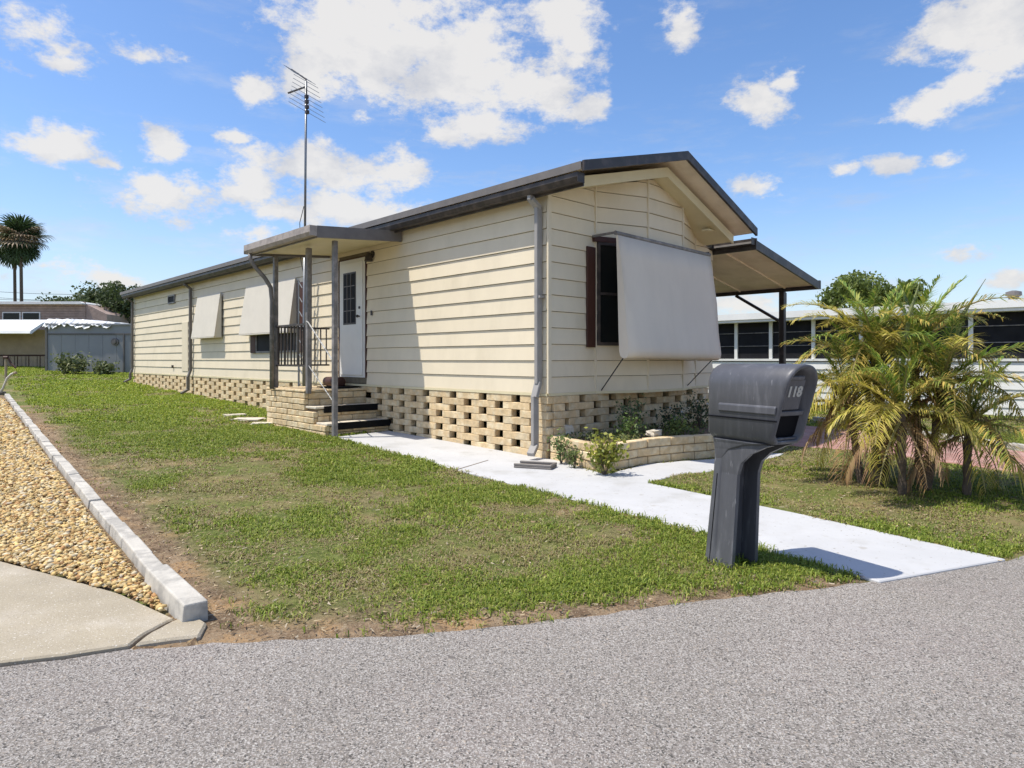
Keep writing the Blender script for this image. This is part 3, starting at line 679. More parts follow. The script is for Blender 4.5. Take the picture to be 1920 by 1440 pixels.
for (sf, zt, zb_) in [(4.2, LZ - .045, .50), (3.88, .455, .26), (3.52, .225, .03)]:      # risers
    n = max(1, round((zt - zb_) / CH)); hh = (zt - zb_) / n
    for k in range(n):
        p = 1.07; z1 = zt - hh * k; z0 = z1 - hh; f = k % 2
        while p > .03:
            a = max(.02, p - (.2 if f else .4)); f = 0
            if a < .1: a = .02
            pblock(a, p, sf + .0, sf + .07, z0, z1); p = a
for k in range(5):                       # far end face
    z0 = LZ - .045 - CH * (k + 1); p = 1.07
    while p > .03:
        a = max(.02, p - .4); pblock(a, p, 5.55, 5.62, z0, z0 + CH); p = a
# landing cap blocks and treads
s = 5.62
while s > 4.25:
    a = max(4.18, s - .36); pblock(.74, 1.15, a, s, LZ - .045, LZ); pblock(.36, .74, a, s, LZ - .045, LZ - .002); pblock(.01, .36, a, s, LZ - .045, LZ); s = a
for (sf, z) in [(3.86, .505), (3.50, .27)]:
    q = MB(); pbox(q, .02, 1.12, sf, sf + .34, z - .035, z); q.build('tread', M['stone'], porch, .006)
    q = MB(); pbox(q, .0, .98, sf - .02, sf + .012, z - .10, z + .006); q.build('tread_nosing', M['black'], porch, .006)
# posts
for (p, s, zb_, zt_) in [(1.1, 3.3, .02, 3.0), (1.09, 4.16, .70, 3.0), (1.02, 4.28, LZ, 3.02), (1.1, 5.34, LZ, 3.0)]:
    q = MB(); pbox(q, p - .035, p + .035, s - .035, s + .035, zb_, zt_); q.build('post', M['post'], porch, .006)
# canopy
def canopy():
    z0, z1 = 3.24, 3.12; 
    def b(n, m, p0, p1, s0, s1, a0, a1, h):
        f = lambda p: z0 + (z1 - z0) * p / 1.48
        MB().hexa([PP(p0, s0, f(p0) - a1), PP(p1, s0, f(p1) - a1), PP(p1, s1, f(p1) - a1), PP(p0, s1, f(p0) - a1), PP(p0, s0, f(p0) - a0), PP(p1, s0, f(p1) - a0), PP(p1, s1, f(p1) - a0), PP(p0, s1, f(p0) - a0)]).build(n, m, porch)
    b('canopy_roof', M['roof'], .03, 1.46, 3.17, 5.44, .0, .03, 0)
    b('canopy_ceiling', M['cream'], .03, 1.42, 3.19, 5.42, .06, .10, 0)
    b('side_trim', M['gutter_grey'], .03, 1.47, 3.13, 3.165, -.03, .14, 0)
    b('side_trim', M['gutter_grey'], .03, 1.47, 5.445, 5.48, -.03, .14, 0)
    P = [(-1.475, 3.0), (-1.56, 3.0), (-1.585, 3.05), (-1.585, 3.145), (-1.57, 3.145), (-1.57, 3.055), (-1.55, 3.015), (-1.475, 3.015)]
    g = MB(); g.extrude(P, 'y', 3.13 - 4.2, 5.48 - 4.2); g.box(-1.585, -1.475, 3.126 - 4.2, 3.13 - 4.2, 3.0, 3.145); g.box(-1.585, -1.475, 5.48 - 4.2, 5.484 - 4.2, 3.0, 3.145); g.build('gutter', M['porch_gutter'], porch)
    MB().box(-1.474, -1.45, 3.17 - 4.2, 5.44 - 4.2, 2.98, 3.14).build('fascia', M['gutter_grey'], porch)
    d = MB(); pts = [(-1.53, 5.35 - 4.2, 3.0), (-1.53, 5.35 - 4.2, 2.92), (-1.45, 5.34 - 4.2, 2.78), (-1.30, 5.32 - 4.2, 2.62), (-1.2, 5.31 - 4.2, 2.46), (-1.18, 5.31 - 4.2, 2.25), (-1.18, 5.31 - 4.2, LZ - .02)]
    d.tube(pts, .036, 10); d.build('downspout', M['post'], porch, smooth=True)
canopy()
# railings
def railing(a, b, n):
    a = np.array(a); b = np.array(b); rl = MB(); rl.bar(PP(*a, 1.80), PP(*b, 1.80), .04, .03); ro = rl.build('top_rail', M['brown_metal'], porch); MB().bar(PP(*a, 1.14), PP(*b, 1.14), .03, .03).build('bottom_rail', M['brown_metal'], ro)
    for i in range(n):
        c = a + (b - a) * (i + .5) / n; MB().bar(PP(*c, 1.14), PP(*c, 1.80), .018, .018).build('baluster', M['brown_metal'], ro)
railing((1.1, 4.2), (1.1, 5.3), 9); railing((1.06, 5.42), (.06, 5.42), 9)
hr = MB(); hr.tube([PP(1.12, 4.16, 1.84), PP(1.12, 4.1, 1.82), PP(1.1, 3.36, 1.22)], .012, 8); hr.build('handrail', M['rail_white'], porch)
hr = MB(); hr.tube([PP(1.1, 4.14, 1.15), PP(1.1, 3.36, .62)], .009, 8); hr.build('handrail', M['rail_white'], porch)
# things on the landing
mt_ = MB(); mt_.box(-.34, .34, -.2, .2, 0, .015); o = mt_.build('door_mat', M['black'], None, .004); o.location = HW(-.35, 4.6, LZ + .004); o.rotation_euler = (0, 0, ROT + math.pi / 2); tag(o, 'flat black door mat in front of the white door', 'door mat')
bt = MB(); bt.tube([(-.27, 0, .085), (-.26, 0, .085), (0, .006, .087), (.26, 0, .085), (.27, 0, .085)], [.06, .083, .088, .083, .06], 14)
o = bt.build('rolled_mat', M['shutter'], None, smooth=True); o.location = HW(-.2, 4.98, LZ + .003); o.rotation_euler = (0, 0, ROT + math.pi / 2); tag(o, 'dark brown rolled up mat lying below the door', 'rolled mat')

# ------------------------------------------------------------------ antenna
ant = empty('antenna_mast', HW(-.22, 6.1, float(gs(6.1))), ROT, label='tall grey antenna pole rising behind the porch canopy with a rooftop aerial', cat='antenna')
top = 6.35 - gs(6.1); lean = (.0, -.10)
MB().tube([(0, 0, 0), (lean[0]*.5, lean[1]*.5, top*.55)], .030, 10).build('mast', M['mast'], ant, smooth=True)
MB().tube([(lean[0]*.5, lean[1]*.5, top*.55 - .15), (lean[0], lean[1], top + .1)], .022, 10).build('mast', M['mast'], ant, smooth=True)
MB().tube([(.05, .02, 1.5), (.05, .05, 2.6), (.0, .12, 3.0), (-.03, .10, 3.7), (.0, -.01, 4.0)], .007, 5).build('aerial_cable', M['cable'], ant)
lad = MB(); lad.tube([(-.04, .12, .0), (-.04, .12, 2.6)], .02, 6)
for i in range(9): lad.tube([(-.02, .02, .3 + i * .27), (-.04, .12, .42 + i * .27)], .010, 5)
lad.build('mast_bracket', M['mast'], ant)
bd = Vector((.30, -.62, .42)); bd.normalize()
bt_ = Vector((lean[0], lean[1], top))
# convert to a boom running up-left: from lower right-back to upper left
b0 = bt_ + Vector((-.04, -.12, -.52)); b1 = bt_ + Vector((.02, .05, .16)); b2 = bt_ + Vector((-.10, .40, .42))
MB().tube([b0, bt_, b1, b2], .014, 6).build('boom', M['brown_metal'], ant)
ex = Vector((.78, .0, -.06)).normalized()
ex = Vector((.55, -.50, -.42)).normalized()
for i in range(13):
    f = i / 12
    c = (b0.lerp(b1, f / .62) if f < .62 else b1.lerp(b2, (f - .62) / .38)); w = .17 + .22 * (1 - f)
    MB().tube([c - ex * w, c + ex * w], .0055, 4).build('antenna_rod', M['mast'], ant)
fd = MB()
for i in range(4): c = b0.lerp(bt_, i / 5); fd.box(c.x - .03, c.x + .03, c.y - .03, c.y + .03, c.z - .03, c.z + .03)
fd.build('balun_box', M['brown_metal'], ant)
MB().bar(bt_ + Vector((0, .0, 0)), bt_ + Vector((-.2, .33, -.08)), .03, .02).build('side_arm', M['brown_metal'], ant)

# ------------------------------------------------------------------ planter
pl = empty('brick_planter', (*G(1130, 885), 0), 0, label='low tan block planter wall three courses high in front of the bay', cat='planter')
po = np.array(G(1130, 885))
def planter():
    line = [np.array(HW(.0, -.03)[:2]), np.array(G(1122, 886)), np.array(G(1150, 884)), np.array(G(1205, 872)), np.array(G(1270, 865)), np.array(G(1340, 859)), np.array(G(1425, 845))]
    L_ = [0];
    for a, b in zip(line[:-1], line[1:]): L_.append(L_[-1] + np.linalg.norm(b - a))
    tot = L_[-1]
    def pt(d):
        d = min(max(d, 0), tot - 1e-6); i = max(k for k in range(len(L_)) if L_[k] <= d); i = min(i, len(line) - 2)
        e = (line[i+1] - line[i]); n = np.linalg.norm(e); e = e / n; return line[i] + e * (d - L_[i]), np.array([-e[1], e[0]])
    h = .1
    for k in range(3):
        d = -.0 if k % 2 == 0 else -.18
        while d < tot:
            a, b = max(d, 0), min(d + .37, tot); d += .376
            if b - a < .05: continue
            (pa, na), (pb, nb) = pt(a + .002), pt(b - .002); pa = pa - po; pb = pb - po; w = .12
            sgn = 1
            mb = MB(); mb.prism([tuple(pa), tuple(pb), tuple(pb + nb * w), tuple(pa + na * w)], k * h + .004, (k + 1) * h - .003 + (random.uniform(-.004, .006) if k == 2 else 0)); mb.build('block', M['brick'], pl, .008)
    ins = [tuple(pt(d)[0] + pt(d)[1] * .125 - po) for d in np.linspace(.1, tot, 9)] + [tuple(np.array(HW(3.4, -.0)[:2]) - po), tuple(np.array(HW(.05, -.0)[:2]) - po)]
    MB().prism(ins, -.02, .23).build('planter_soil', M['dirt'], pl)
planter()
def rock(name, loc, sx, sy, sz, m, label, cat, seed=1, rz=0):
    r = random.Random(seed); bm = bmesh.new(); bmesh.ops.create_cube(bm, size=1)
    bmesh.ops.subdivide_edges(bm, edges=bm.edges[:], cuts=2, use_grid_fill=True)
    for v in bm.verts:
        c = v.co; l = c.length; c *= (1 - .22 * (l - .5)); v.co = Vector((c.x * sx, c.y * sy, c.z * sz)) + Vector((r.uniform(-.06, .06) * sx, r.uniform(-.06, .06) * sy, r.uniform(-.06, .06) * sz))
    for v in bm.verts: v.co.z += sz * .45
    me = bpy.data.meshes.new(name); bm.to_mesh(me); bm.free(); o = link(name, me, m); o.location = loc; o.rotation_euler = (0, 0, rz); return tag(o, label, cat)
p = G(1055, 812, .3); rock('stone', (p[0], p[1] - .02, .295), .24, .13, .12, M['stone'], 'pale wedge shaped stone leaning at the planter end near the downspout', 'stone', 3, .5)
p = G(1228, 818, .3); rock('loose_block', (p[0] + .0, p[1] + .05, .305), .24, .11, .07, M['stone'], 'pale loose block lying on top of the planter wall', 'block', 4, .9)
for i, (u, v, sx, sy, lb) in enumerate([(465, 789, .55, .38, 'broad flat pale flagstone beside the porch foot'), (492, 797, .36, .26, 'small flat pale stone nearest the porch block corner'), (440, 781, .4, .25, 'thin flat flagstone farthest from the porch in the grass')]):
    p = G(u, v); rock('flagstone', (p[0], p[1], float(gz(*p)) + .0), sx, sy, .05, M['stone'], lb, 'flagstone', 8 + i, .3 * i)
# splash block below the corner downspout
sp = G(1004, 874, .03); q = MB(); q.box(-.22, .22, -.12, .12, 0, .022); q.box(-.22, .22, -.12, -.09, .022, .05); q.box(-.22, .22, .09, .12, .022, .05); q.box(.19, .22, -.09, .09, .022, .05)
o = q.build('splash_block', M['gutter_grey'], None, .005); o.location = (sp[0], sp[1], .018); o.rotation_euler = (0, 0, -.35); tag(o, 'flat grey splash block under the corner downspout', 'splash block')

# ------------------------------------------------------------------ mailbox
def mailbox():
    P0 = np.array([1.2, 4.02]); a = np.array([.5, -.866]); 
    root = empty('mailbox', (P0[0], P0[1], .0), math.atan2(a[1], a[0]), label='dark grey moulded plastic pedestal mailbox on the grass by the road', cat='mailbox')
    # local: x forward (towards road), y to the left of forward = +w (right in picture)
    W_ = .27; zb, zt = .76, 1.215; sl = .13 / .44
    def ring(x, inset=0., z0=zb, z1=zt, slant=sl, r=.125, low=0.0):
        pts = []; y0, y1 = inset, W_ - inset; zz0 = z0 + inset; zz1 = z1 - inset; r = r - inset * .6
        ch = .035
        seq = [(y0 + ch, zz0), (y1 - ch, zz0), (y1, zz0 + ch)]
        n = 8
        for i in range(n + 1): q = math.pi / 2 * i / n; seq.append((y1 - r + r * math.cos(q), zz1 - r + r * math.sin(q)))
        for i in range(n + 1): q = math.pi / 2 * (1 + i / n); seq.append((y0 + r + r * math.cos(q), zz1 - r + r * math.sin(q)))
        seq.append((y0, zz0 + ch))
        return [(x + slant * (z - zb), y, z) for y, z in seq]
    def loft(rings, cap0=True, cap1=True):
        mb = MB(); n = len(rings[0]); V = [p for r in rings for p in r]
        fs = [(i*n+j, i*n+(j+1) % n, (i+1)*n+(j+1) % n, (i+1)*n+j) for i in range(len(rings)-1) for j in range(n)]
        if cap0: fs.append(tuple(range(n))[::-1])
        if cap1: fs.append(tuple((len(rings)-1)*n + j for j in range(n)))
        return mb.add(V, fs)
    # body: rounded rear, hollow front
    body = loft([ring(.035, .05, slant=.0), ring(.012, .022, slant=0), ring(0, .006, slant=0), ring(.015, 0, slant=0), ring(.43, 0), ring(.455, .004), ring(.458, .012), ring(.455, .022), ring(.33, .03)], True, True)
    bo = body.build('box_body', M['plastic'], root)
    bm = bmesh.new(); bm.from_mesh(bo.data)
    for f in bm.faces: f.smooth = len(f.verts) == 4
    bm.to_mesh(bo.data); bm.free()
    # lid seam and raised side panel
    for (y, s_) in ((-.0015, -1), (W_ + .0015, 1)):
        q = MB(); q.hexa([(.0, y, .895), (.50, y, .895), (.50, y + .004 * s_, .895), (.0, y + .004 * s_, .895), (.0, y, .903), (.50, y, .903), (.50, y + .004 * s_, .903), (.0, y + .004 * s_, .903)]); q.build('lid_seam', M['plastic_dark'], root)
        q = MB(); y2 = y + .009 * s_; q.hexa([(.09, y - .002 * s_, .93), (.49, y - .002 * s_, .93), (.49, y2, .935), (.09, y2, .935), (.09, y - .002 * s_, .985), (.50, y - .002 * s_, .985), (.50, y2, .975), (.09, y2, .975)]); q.build('side_rib', M['plastic'], root, .004)
    q = MB()
    # front door plate (slightly inside the rim)
    def FX(z, d): return .41 + sl * (z - zb) - d
    def plate(mb, y0, y1, z0, z1, d0, d1): mb.hexa([(FX(z0,d0),y0,z0),(FX(z0,d0),y1,z0),(FX(z0,d1),y1,z0),(FX(z0,d1),y0,z0),(FX(z1,d0),y0,z1),(FX(z1,d0),y1,z1),(FX(z1,d1),y1,z1),(FX(z1,d1),y0,z1)])
    plate(q, .045, .20, .955, 1.13, .0, -.018); dp = q.build('mail_door', M['plastic'], root, .006)
    q = MB(); plate(q, .03, .235, .925, .952, .0, -.03); q.build('door_lip', M['plastic'], root, .004)
    q = MB(); plate(q, .05, .17, 1.125, 1.15, -.0, -.03); q.build('door_handle', M['plastic'], dp, .006)
    q = MB(); plate(q, .032, .238, .80, .92, .0, -.004); q.build('paper_slot', M['plastic_dark'], root)  # flat black plate, its colour stands in for shade in a deep slot
    q = MB(); plate(q, .028, .242, .785, .80, -.002, -.035); q.build('slot_shelf', M['plastic'], root, .004)
    # numbers
    cu = bpy.data.curves.new('number', 'FONT'); cu.body = '118'; cu.size = .082; cu.extrude = .0012; cu.offset = .0035; cu.align_x = 'LEFT'
    to = bpy.data.objects.new('tmp', cu); COL.objects.link(to)
    dg = bpy.context.evaluated_depsgraph_get(); me = bpy.data.meshes.new_from_object(to.evaluated_get(dg)); bpy.data.objects.remove(to)
    o = link('house_number', me, M['number'], root); me.name = 'house_number'; me.materials.clear(); me.materials.append(M['number'])
    zz = 1.035; o.location = (FX(zz, -.0195), .062, zz); o.rotation_euler = (math.radians(90), 0, math.radians(90)); tilt = math.atan(sl)
    o.matrix_local = Matrix.Translation(o.location) @ Matrix.Rotation(tilt, 4, 'Y') @ Matrix.Rotation(math.radians(90), 4, 'Z') @ Matrix.Rotation(math.radians(90), 4, 'X')
    # pedestal
    q = MB(); secs = [(.0, -.02, .10, -.035, .205), (.25, -.012, .10, -.01, .215), (.55, .0, .10, .02, .23), (.64, .0, .11, .03, .235), (.70, .0, .16, .026, .238), (.74, .0, .28, .02, .245), (.765, .0, .44, .012, .255)]
    V = []; c = .03
    for (z, x0, x1, y0, y1) in secs:
        V += [(x0 + c, y0, z), (x1 - c, y0, z), (x1, y0 + c * .8, z), (x1, y1 - c * .8, z), (x1 - c, y1, z), (x0 + c, y1, z), (x0, y1 - c, z), (x0, y0 + c, z)]
    n = 8; fs = [(i*n+j, i*n+(j+1) % n, (i+1)*n+(j+1) % n, (i+1)*n+j) for i in range(len(secs)-1) for j in range(n)] + [tuple(range(n))[::-1], tuple((len(secs)-1)*n + j for j in range(n))]
    pd = q.add(V, fs).build('pedestal', M['plastic'], root, .006, seg=2)
    # front channel: two fins standing proud of the pedestal face
    for y0 in (.03, .207):
        q = MB(); V = []
        dy = y0
        for (z, x0, x1) in [(.0, .06, .205), (.3, .06, .202), (.56, .06, .20), (.63, .06, .225), (.69, .12, .29), (.74, .2, .39), (.757, .26, .44)]:
            y0 = dy - .055 * max(0, 1 - z / .56) + (.0 if dy < .1 else .022 * max(0, 1 - z / .56)); V += [(x0, y0, z), (x1, y0, z), (x1, y0 + .026, z), (x0, y0 + .026, z)]
        fs = [(i*4+j, i*4+(j+1) % 4, (i+1)*4+(j+1) % 4, (i+1)*4+j) for i in range(6) for j in range(4)] + [(3,2,1,0), (24,25,26,27)]
        q.add(V, fs).build('pedestal_fin', M['plastic'], root)
    q = MB(); q.hexa([(.04,-.037,.0),(.045,-.037,.0),(.060,.018,.55),(.055,.018,.55),(.04,-.03,.0),(.045,-.03,.0),(.060,.024,.55),(.055,.024,.55)]); q.build('pedestal_groove', M['plastic_dark'], root)
mailbox()

# ------------------------------------------------------------------ foliage helpers
def leaf_mesh(name, C, size, cols, parent=None, m=None, flat=.0, droop=0):
    n = len(C); R = rotm(n); s = size * RNG.uniform(.6, 1.4, n)
    q = np.array([(-.5, 0, 0), (0, -.32, .05), (.5, 0, 0), (0, .32, .05)]); V = np.einsum('nij,kj->nki', R, q) * s[:, None, None] + C[:, None, :]
    Fc = np.arange(n * 4).reshape(n, 4); return fast(name, V.reshape(-1, 3), Fc, m or M['leaf'], np.repeat(cols, 4, axis=0), parent)
def crown_points(centre, rad, n, lumps=26, lr=.38, seed=0):
    r = np.random.default_rng(seed); d = r.normal(size=(lumps, 3)); d /= np.linalg.norm(d, axis=1)[:, None]; d[:, 2] = np.abs(d[:, 2]) * 1.0 - .25 * r.random(lumps)
    cen = d * r.uniform(.35, .82, (lumps, 1)) * rad; k = r.integers(0, lumps, n); e = r.normal(size=(n, 3)); e /= np.linalg.norm(e, axis=1)[:, None]
    rr_ = (r.random(n) ** .45)[:, None] * lr * r.uniform(.6, 1.2, lumps)[k][:, None]; P = cen[k] + e * rr_ * np.array(rad); return P + np.array(centre), k
def tree(name, loc, h, rad, trunk_h, n, size, c0, c1, label, seed, lumps=26, group=None):
    root = empty(name, loc, 0, label=label, cat='tree', group=group); r = random.Random(seed)
    P, k = crown_points((0, 0, h - rad[2] * .9), rad, n, lumps, .46, seed)
    tone = RNG.random(lumps)[k][:, None] * .6 + RNG.random((n, 1)) * .4
    leaf_mesh('crown', P, size, np.array(c0) * (1 - tone) + np.array(c1) * tone, root)
    t = MB(); t.tube([(0, 0, -.1), (.05, 0, trunk_h * .5), (0, .05, trunk_h)], [.24, .17, .13], 8)
    for i in range(5):
        an = i * 1.3; t.tube([(0, 0, trunk_h * .9), (math.cos(an) * rad[0] * .3, math.sin(an) * rad[1] * .3, trunk_h + rad[2] * .4), (math.cos(an) * rad[0] * .6, math.sin(an) * rad[1] * .6, h - rad[2] * .7)], [.1, .06, .025], 5)
    t.build('trunk', M['trunk'], root); return root
GR0, GR1 = (.035, .055, .018), (.10, .13, .04)
def bg(u, Y): return (float((u - 960) / F * Y), Y, float(gz((u - 960) / F * Y, Y)))
tree('round_tree', bg(165, 42), CAMH + 136 * 42 / F - bg(165, 42)[2], (3.4, 2.4, 2.6), 1.6, 15000, .2, GR0, GR1, 'left half of the dark green tree mass behind the grey shed', 1)
tree('round_tree', bg(222, 40), CAMH + 140 * 40 / F - bg(222, 40)[2], (2.4, 2.2, 2.6), 1.6, 11000, .22, GR0, GR1, 'dark green tree touching the far end of the cream home roof', 2)
tree('round_tree', bg(120, 46), CAMH + 122 * 46 / F - bg(120, 46)[2], (1.6, 1.6, 1.5), 1.2, 3500, .2, GR0, GR1, 'small low dark tree at the left edge of the tree mass', 3)
tree('leafy_tree', bg(1605, 34), CAMH + 156 * 34 / F, (1.75, 1.6, 1.5), 2.0, 7000, .19, (.05, .08, .02), (.22, .27, .06), 'bright green tree rising over the white roof, left crown behind the palm', 4)
tree('leafy_tree', bg(1700, 35), CAMH + 142 * 35 / F, (1.35, 1.5, 1.3), 2.0, 5000, .19, (.05, .08, .02), (.20, .25, .06), 'green tree over the white roof, right of the taller crown', 5)

# tall fan palms at far left
def fan_mesh(col, col2, nb=16, L_=1.0):
    V = []; Fc = []; C_ = []
    for i in range(nb):
        a = math.radians(-105 + 210 * i / (nb - 1)); d = Vector((math.cos(a), math.sin(a), 0)); w = Vector((-d.y, d.x, 0)) * .055
        pts = [(d * 0.0, .3), (d * .55, 1.0), (d * .85 + Vector((0, 0, -.08)), .6), (d * 1.0 + Vector((0, 0, -.28)), .05)]; b = len(V)
        for p_, ww in pts: V += [p_ - w * ww, p_ + w * ww]; C_ += [col if i % 3 else col2] * 2
        for k in range(3): Fc.append((b+2*k, b+2*k+1, b+2*k+3, b+2*k+2))
    return np.array([v[:] for v in V]) * L_, np.array(Fc), np.array(C_)
def palm_far(u, Y, vtop, vbase_c, label, seed):
    b = bg(u, Y); H = CAMH + (HZ - vbase_c) / F * Y - b[2]; root = empty('fan_palm', b, 0, label=label, cat='palm tree', group='tall fan palms at the left'); r = random.Random(seed)
    MB().tube([(0, 0, 0), (.05, 0, H * .5), (0, 0, H)], [.15, .11, .10], 8).build('trunk', M['trunk'], root)
    gm = []; 
    for (c1, c2) in [((.035, .06, .02), (.05, .09, .03)), ((.06, .085, .03), (.10, .10, .05)), ((.34, .25, .16), (.24, .17, .10))]:
        V, Fc, C_ = fan_mesh(c1, c2); o = fast('frond', V, Fc, M['leaf'], C_, root); gm.append(o)
    n = 40; gmm = [o_.data for o_ in gm]
    for i in range(n):
        f = i / n; el = math.radians(85 - 165 * f + r.uniform(-8, 8)); az = i * 2.4 + r.uniform(-.3, .3)
        me = gmm[0 if f < .28 else 2 if (f < .60 and i % 4) else 1] if not (f > .70) else gmm[0]
        ln = .75 + r.uniform(-.1, .15); d = Vector((math.cos(az) * math.cos(el), math.sin(az) * math.cos(el), math.sin(el)))
        o = gm[i] if i < 3 else link('frond', me, None, root); o.data = me
        q = d.to_track_quat('X', 'Z'); o.rotation_mode = 'QUATERNION'; o.rotation_quaternion = q; o.location = Vector((0, 0, H + .1)) + d * ln; s_ = 1.05 + r.uniform(-.1, .2); o.scale = (s_,) * 3
    st = MB()
    for i in range(0, n, 2):
        f = i / n; el = math.radians(85 - 165 * f); az = i * 2.4; d = Vector((math.cos(az) * math.cos(el), math.sin(az) * math.cos(el), math.sin(el))); st.tube([(0, 0, H), Vector((0, 0, H + .1)) + d * .85], .02, 4)
    st.build('frond_stem', M['trunk'], root)
palm_far(39, 47, 405, 452, 'fan palm with the thicker trunk at the far left, shaggy crown', 3)
palm_far(27, 50, 420, 462, 'thinner trunked fan palm just left of and behind the thicker one', 9)

# ------------------------------------------------------------------ date palm clump by the driveway
def frond_mesh(name, L_, arch, cols, nl=34, seed=0, ll=.24, curl=0):
    r = random.Random(seed); V = []; Fc = []; C_ = []
    pts = []; ang = math.radians(arch[0]); x = z = 0; n = 14; tot = math.radians(arch[0] - arch[1])
    for i in range(n + 1):
        pts.append(Vector((x, 0, z))); a = ang - tot * (i / n) ** 1.3; x += math.cos(a) * L_ / n; z += math.sin(a) * L_ / n
    def P(f): k = min(int(f * n), n - 1); return pts[k].lerp(pts[k+1], f * n - k)
    def T(f): k = min(int(f * n), n - 1); return (pts[k+1] - pts[k]).normalized()
    for i in range(n):                      # rachis
        w0 = .013 * (1 - i / n) + .003; w1 = .013 * (1 - (i+1) / n) + .003; b = len(V)
        V += [pts[i] + Vector((0, -w0, 0)), pts[i] + Vector((0, w0, 0)), pts[i+1] + Vector((0, w1, 0)), pts[i+1] + Vector((0, -w1, 0))]; Fc.append((b, b+1, b+2, b+3)); C_ += [cols[2]] * 4
        b = len(V); V += [pts[i] + Vector((0, 0, -w0)), pts[i] + Vector((0, 0, w0 * .6)), pts[i+1] + Vector((0, 0, w1 * .6)), pts[i+1] + Vector((0, 0, -w1))]; Fc.append((b, b+1, b+2, b+3)); C_ += [cols[2]] * 4
    for i in range(nl):
        f = .12 + .88 * i / (nl - 1); p_ = P(min(f, .999)); t = T(min(f, .999)); l = ll * math.sin(math.pi * (.12 + .80 * f)) ** .7 * r.uniform(.6, 1.15)
        for sg in (-1, 1):
            up = t.cross(Vector((0, 1, 0))) * -1
            d = (t * (.55 + .5 * f) + Vector((0, sg, 0)) * r.uniform(.75, 1.0) + Vector((0, 0, 1)) * r.uniform(-.2, .6)).normalized()
            side = d.cross(Vector((0, 0, 1))).normalized() * .0068; e1 = p_ + d * l * .5; e2 = p_ + d * l + Vector((0, 0, -l * (.22 + curl)))
            b = len(V); V += [p_ - side * .5, p_ + side * .5, e1 + side, e1 - side, e2 + side * .12, e2 - side * .12]; Fc += [(b, b+1, b+2, b+3), (b+3, b+2, b+4, b+5)]
            c = [cols[0], cols[1]][r.random() < .35]; c2 = cols[1] if r.random() < .5 else c; C_ += [c] * 2 + [c] * 2 + [c2] * 2
    me_o = fast(name, np.array([v[:] for v in V]), np.array(Fc), M['leaf'], np.array(C_)); return me_o
def palm_clump():
    base = np.array(G(1735, 925)); root = empty('date_palm_clump', (base[0], base[1], 0), 0, label='bushy yellow green date palm clump with drooping brown fronds beside the red driveway', cat='palm')
    G_ = ((.15, .24, .04), (.38, .40, .08), (.30, .28, .10)); Y_ = ((.42, .38, .06), (.60, .49, .13), (.42, .36, .14)); B_ = ((.36, .24, .11), (.26, .15, .07), (.34, .24, .12)); O_ = ((.22, .26, .05), (.54, .40, .10), (.38, .30, .10))
    protos = {'up': [], 'mid': [], 'low': [], 'dead': []}
    for s_ in range(3):
        protos['up'].append(frond_mesh('frond', 1.0, (78, 40), G_, 50, s_, .25)); protos['mid'].append(frond_mesh('frond', 1.05, (55, -25), [G_, O_, Y_][s_], 50, 10 + s_, .25))
        protos['low'].append(frond_mesh('frond', 1.0, (20, -75), [Y_, O_, Y_][s_], 50, 20 + s_, .23, .1)); protos['dead'].append(frond_mesh('frond', .85, (-25, -88), [B_, B_, Y_][s_], 26, 30 + s_, .2, .4))
    for l in protos.values():
        for o in l: COL.objects.unlink(o)
    heads = [(1625, 715, 6.7, 1.0), (1765, 725, 6.15, 1.0), (1690, 775, 5.9, .85), (1815, 800, 6.0, .9), (1592, 765, 6.8, .95), (1715, 665, 6.5, .95), (1640, 655, 6.7, .95)]
    r = random.Random(4)
    for hi, (u, v, Y, sc) in enumerate(heads):
        X = (u - 960) / F * Y; Z = CAMH + (HZ - v) / F * Y; hx, hy = X - base[0], Y - base[1]
        bx, by = hx * .75 + r.uniform(-.1, .1), hy * .75 + r.uniform(-.1, .1); t = MB(); k = 7
        t.tube([(bx + (hx - bx) * i / k, by + (hy - by) * i / k, -.03 + (Z + .03) * i / k) for i in range(k + 1)], [.030 + .010 * (i % 2) for i in range(k + 1)], 8); t.build('trunk', M['trunk'], root)
        for i in range(28):
            az = i * 2.399 + hi; kind = 'up' if i < 5 else 'mid' if i < 13 else 'low' if i < 21 else 'dead'
            me = r.choice(protos[kind]).data; o = link('frond', me, None, root); o.location = (hx, hy, Z - (.0 if kind != 'dead' else .06)); s_ = sc * r.uniform(.78, 1.08) * (.84 if kind == 'up' else 1)
            o.scale = (s_, s_, s_); o.rotation_euler = (r.uniform(-.2, .2), r.uniform(-.12, .12), az + r.uniform(-.3, .3))
    for (u, v, tilt) in [(1690, 640, .25), (1775, 640, .5)]:           # unopened spears
        Y = 6.3; X = (u - 960) / F * Y; Z = CAMH + (HZ - v) / F * Y; MB().tube([(X - base[0], Y - base[1], Z - .3), (X - base[0] + tilt * .3, Y - base[1], Z + .25), (X - base[0] + tilt * .75, Y - base[1], Z + .6)], [.02, .022, .003], 6).build('spear_leaf', M['leaf_plain'], root)
M['leaf_plain'] = mat('spear_green', (.15, .17, .06), .6, .2, 5)
palm_clump()

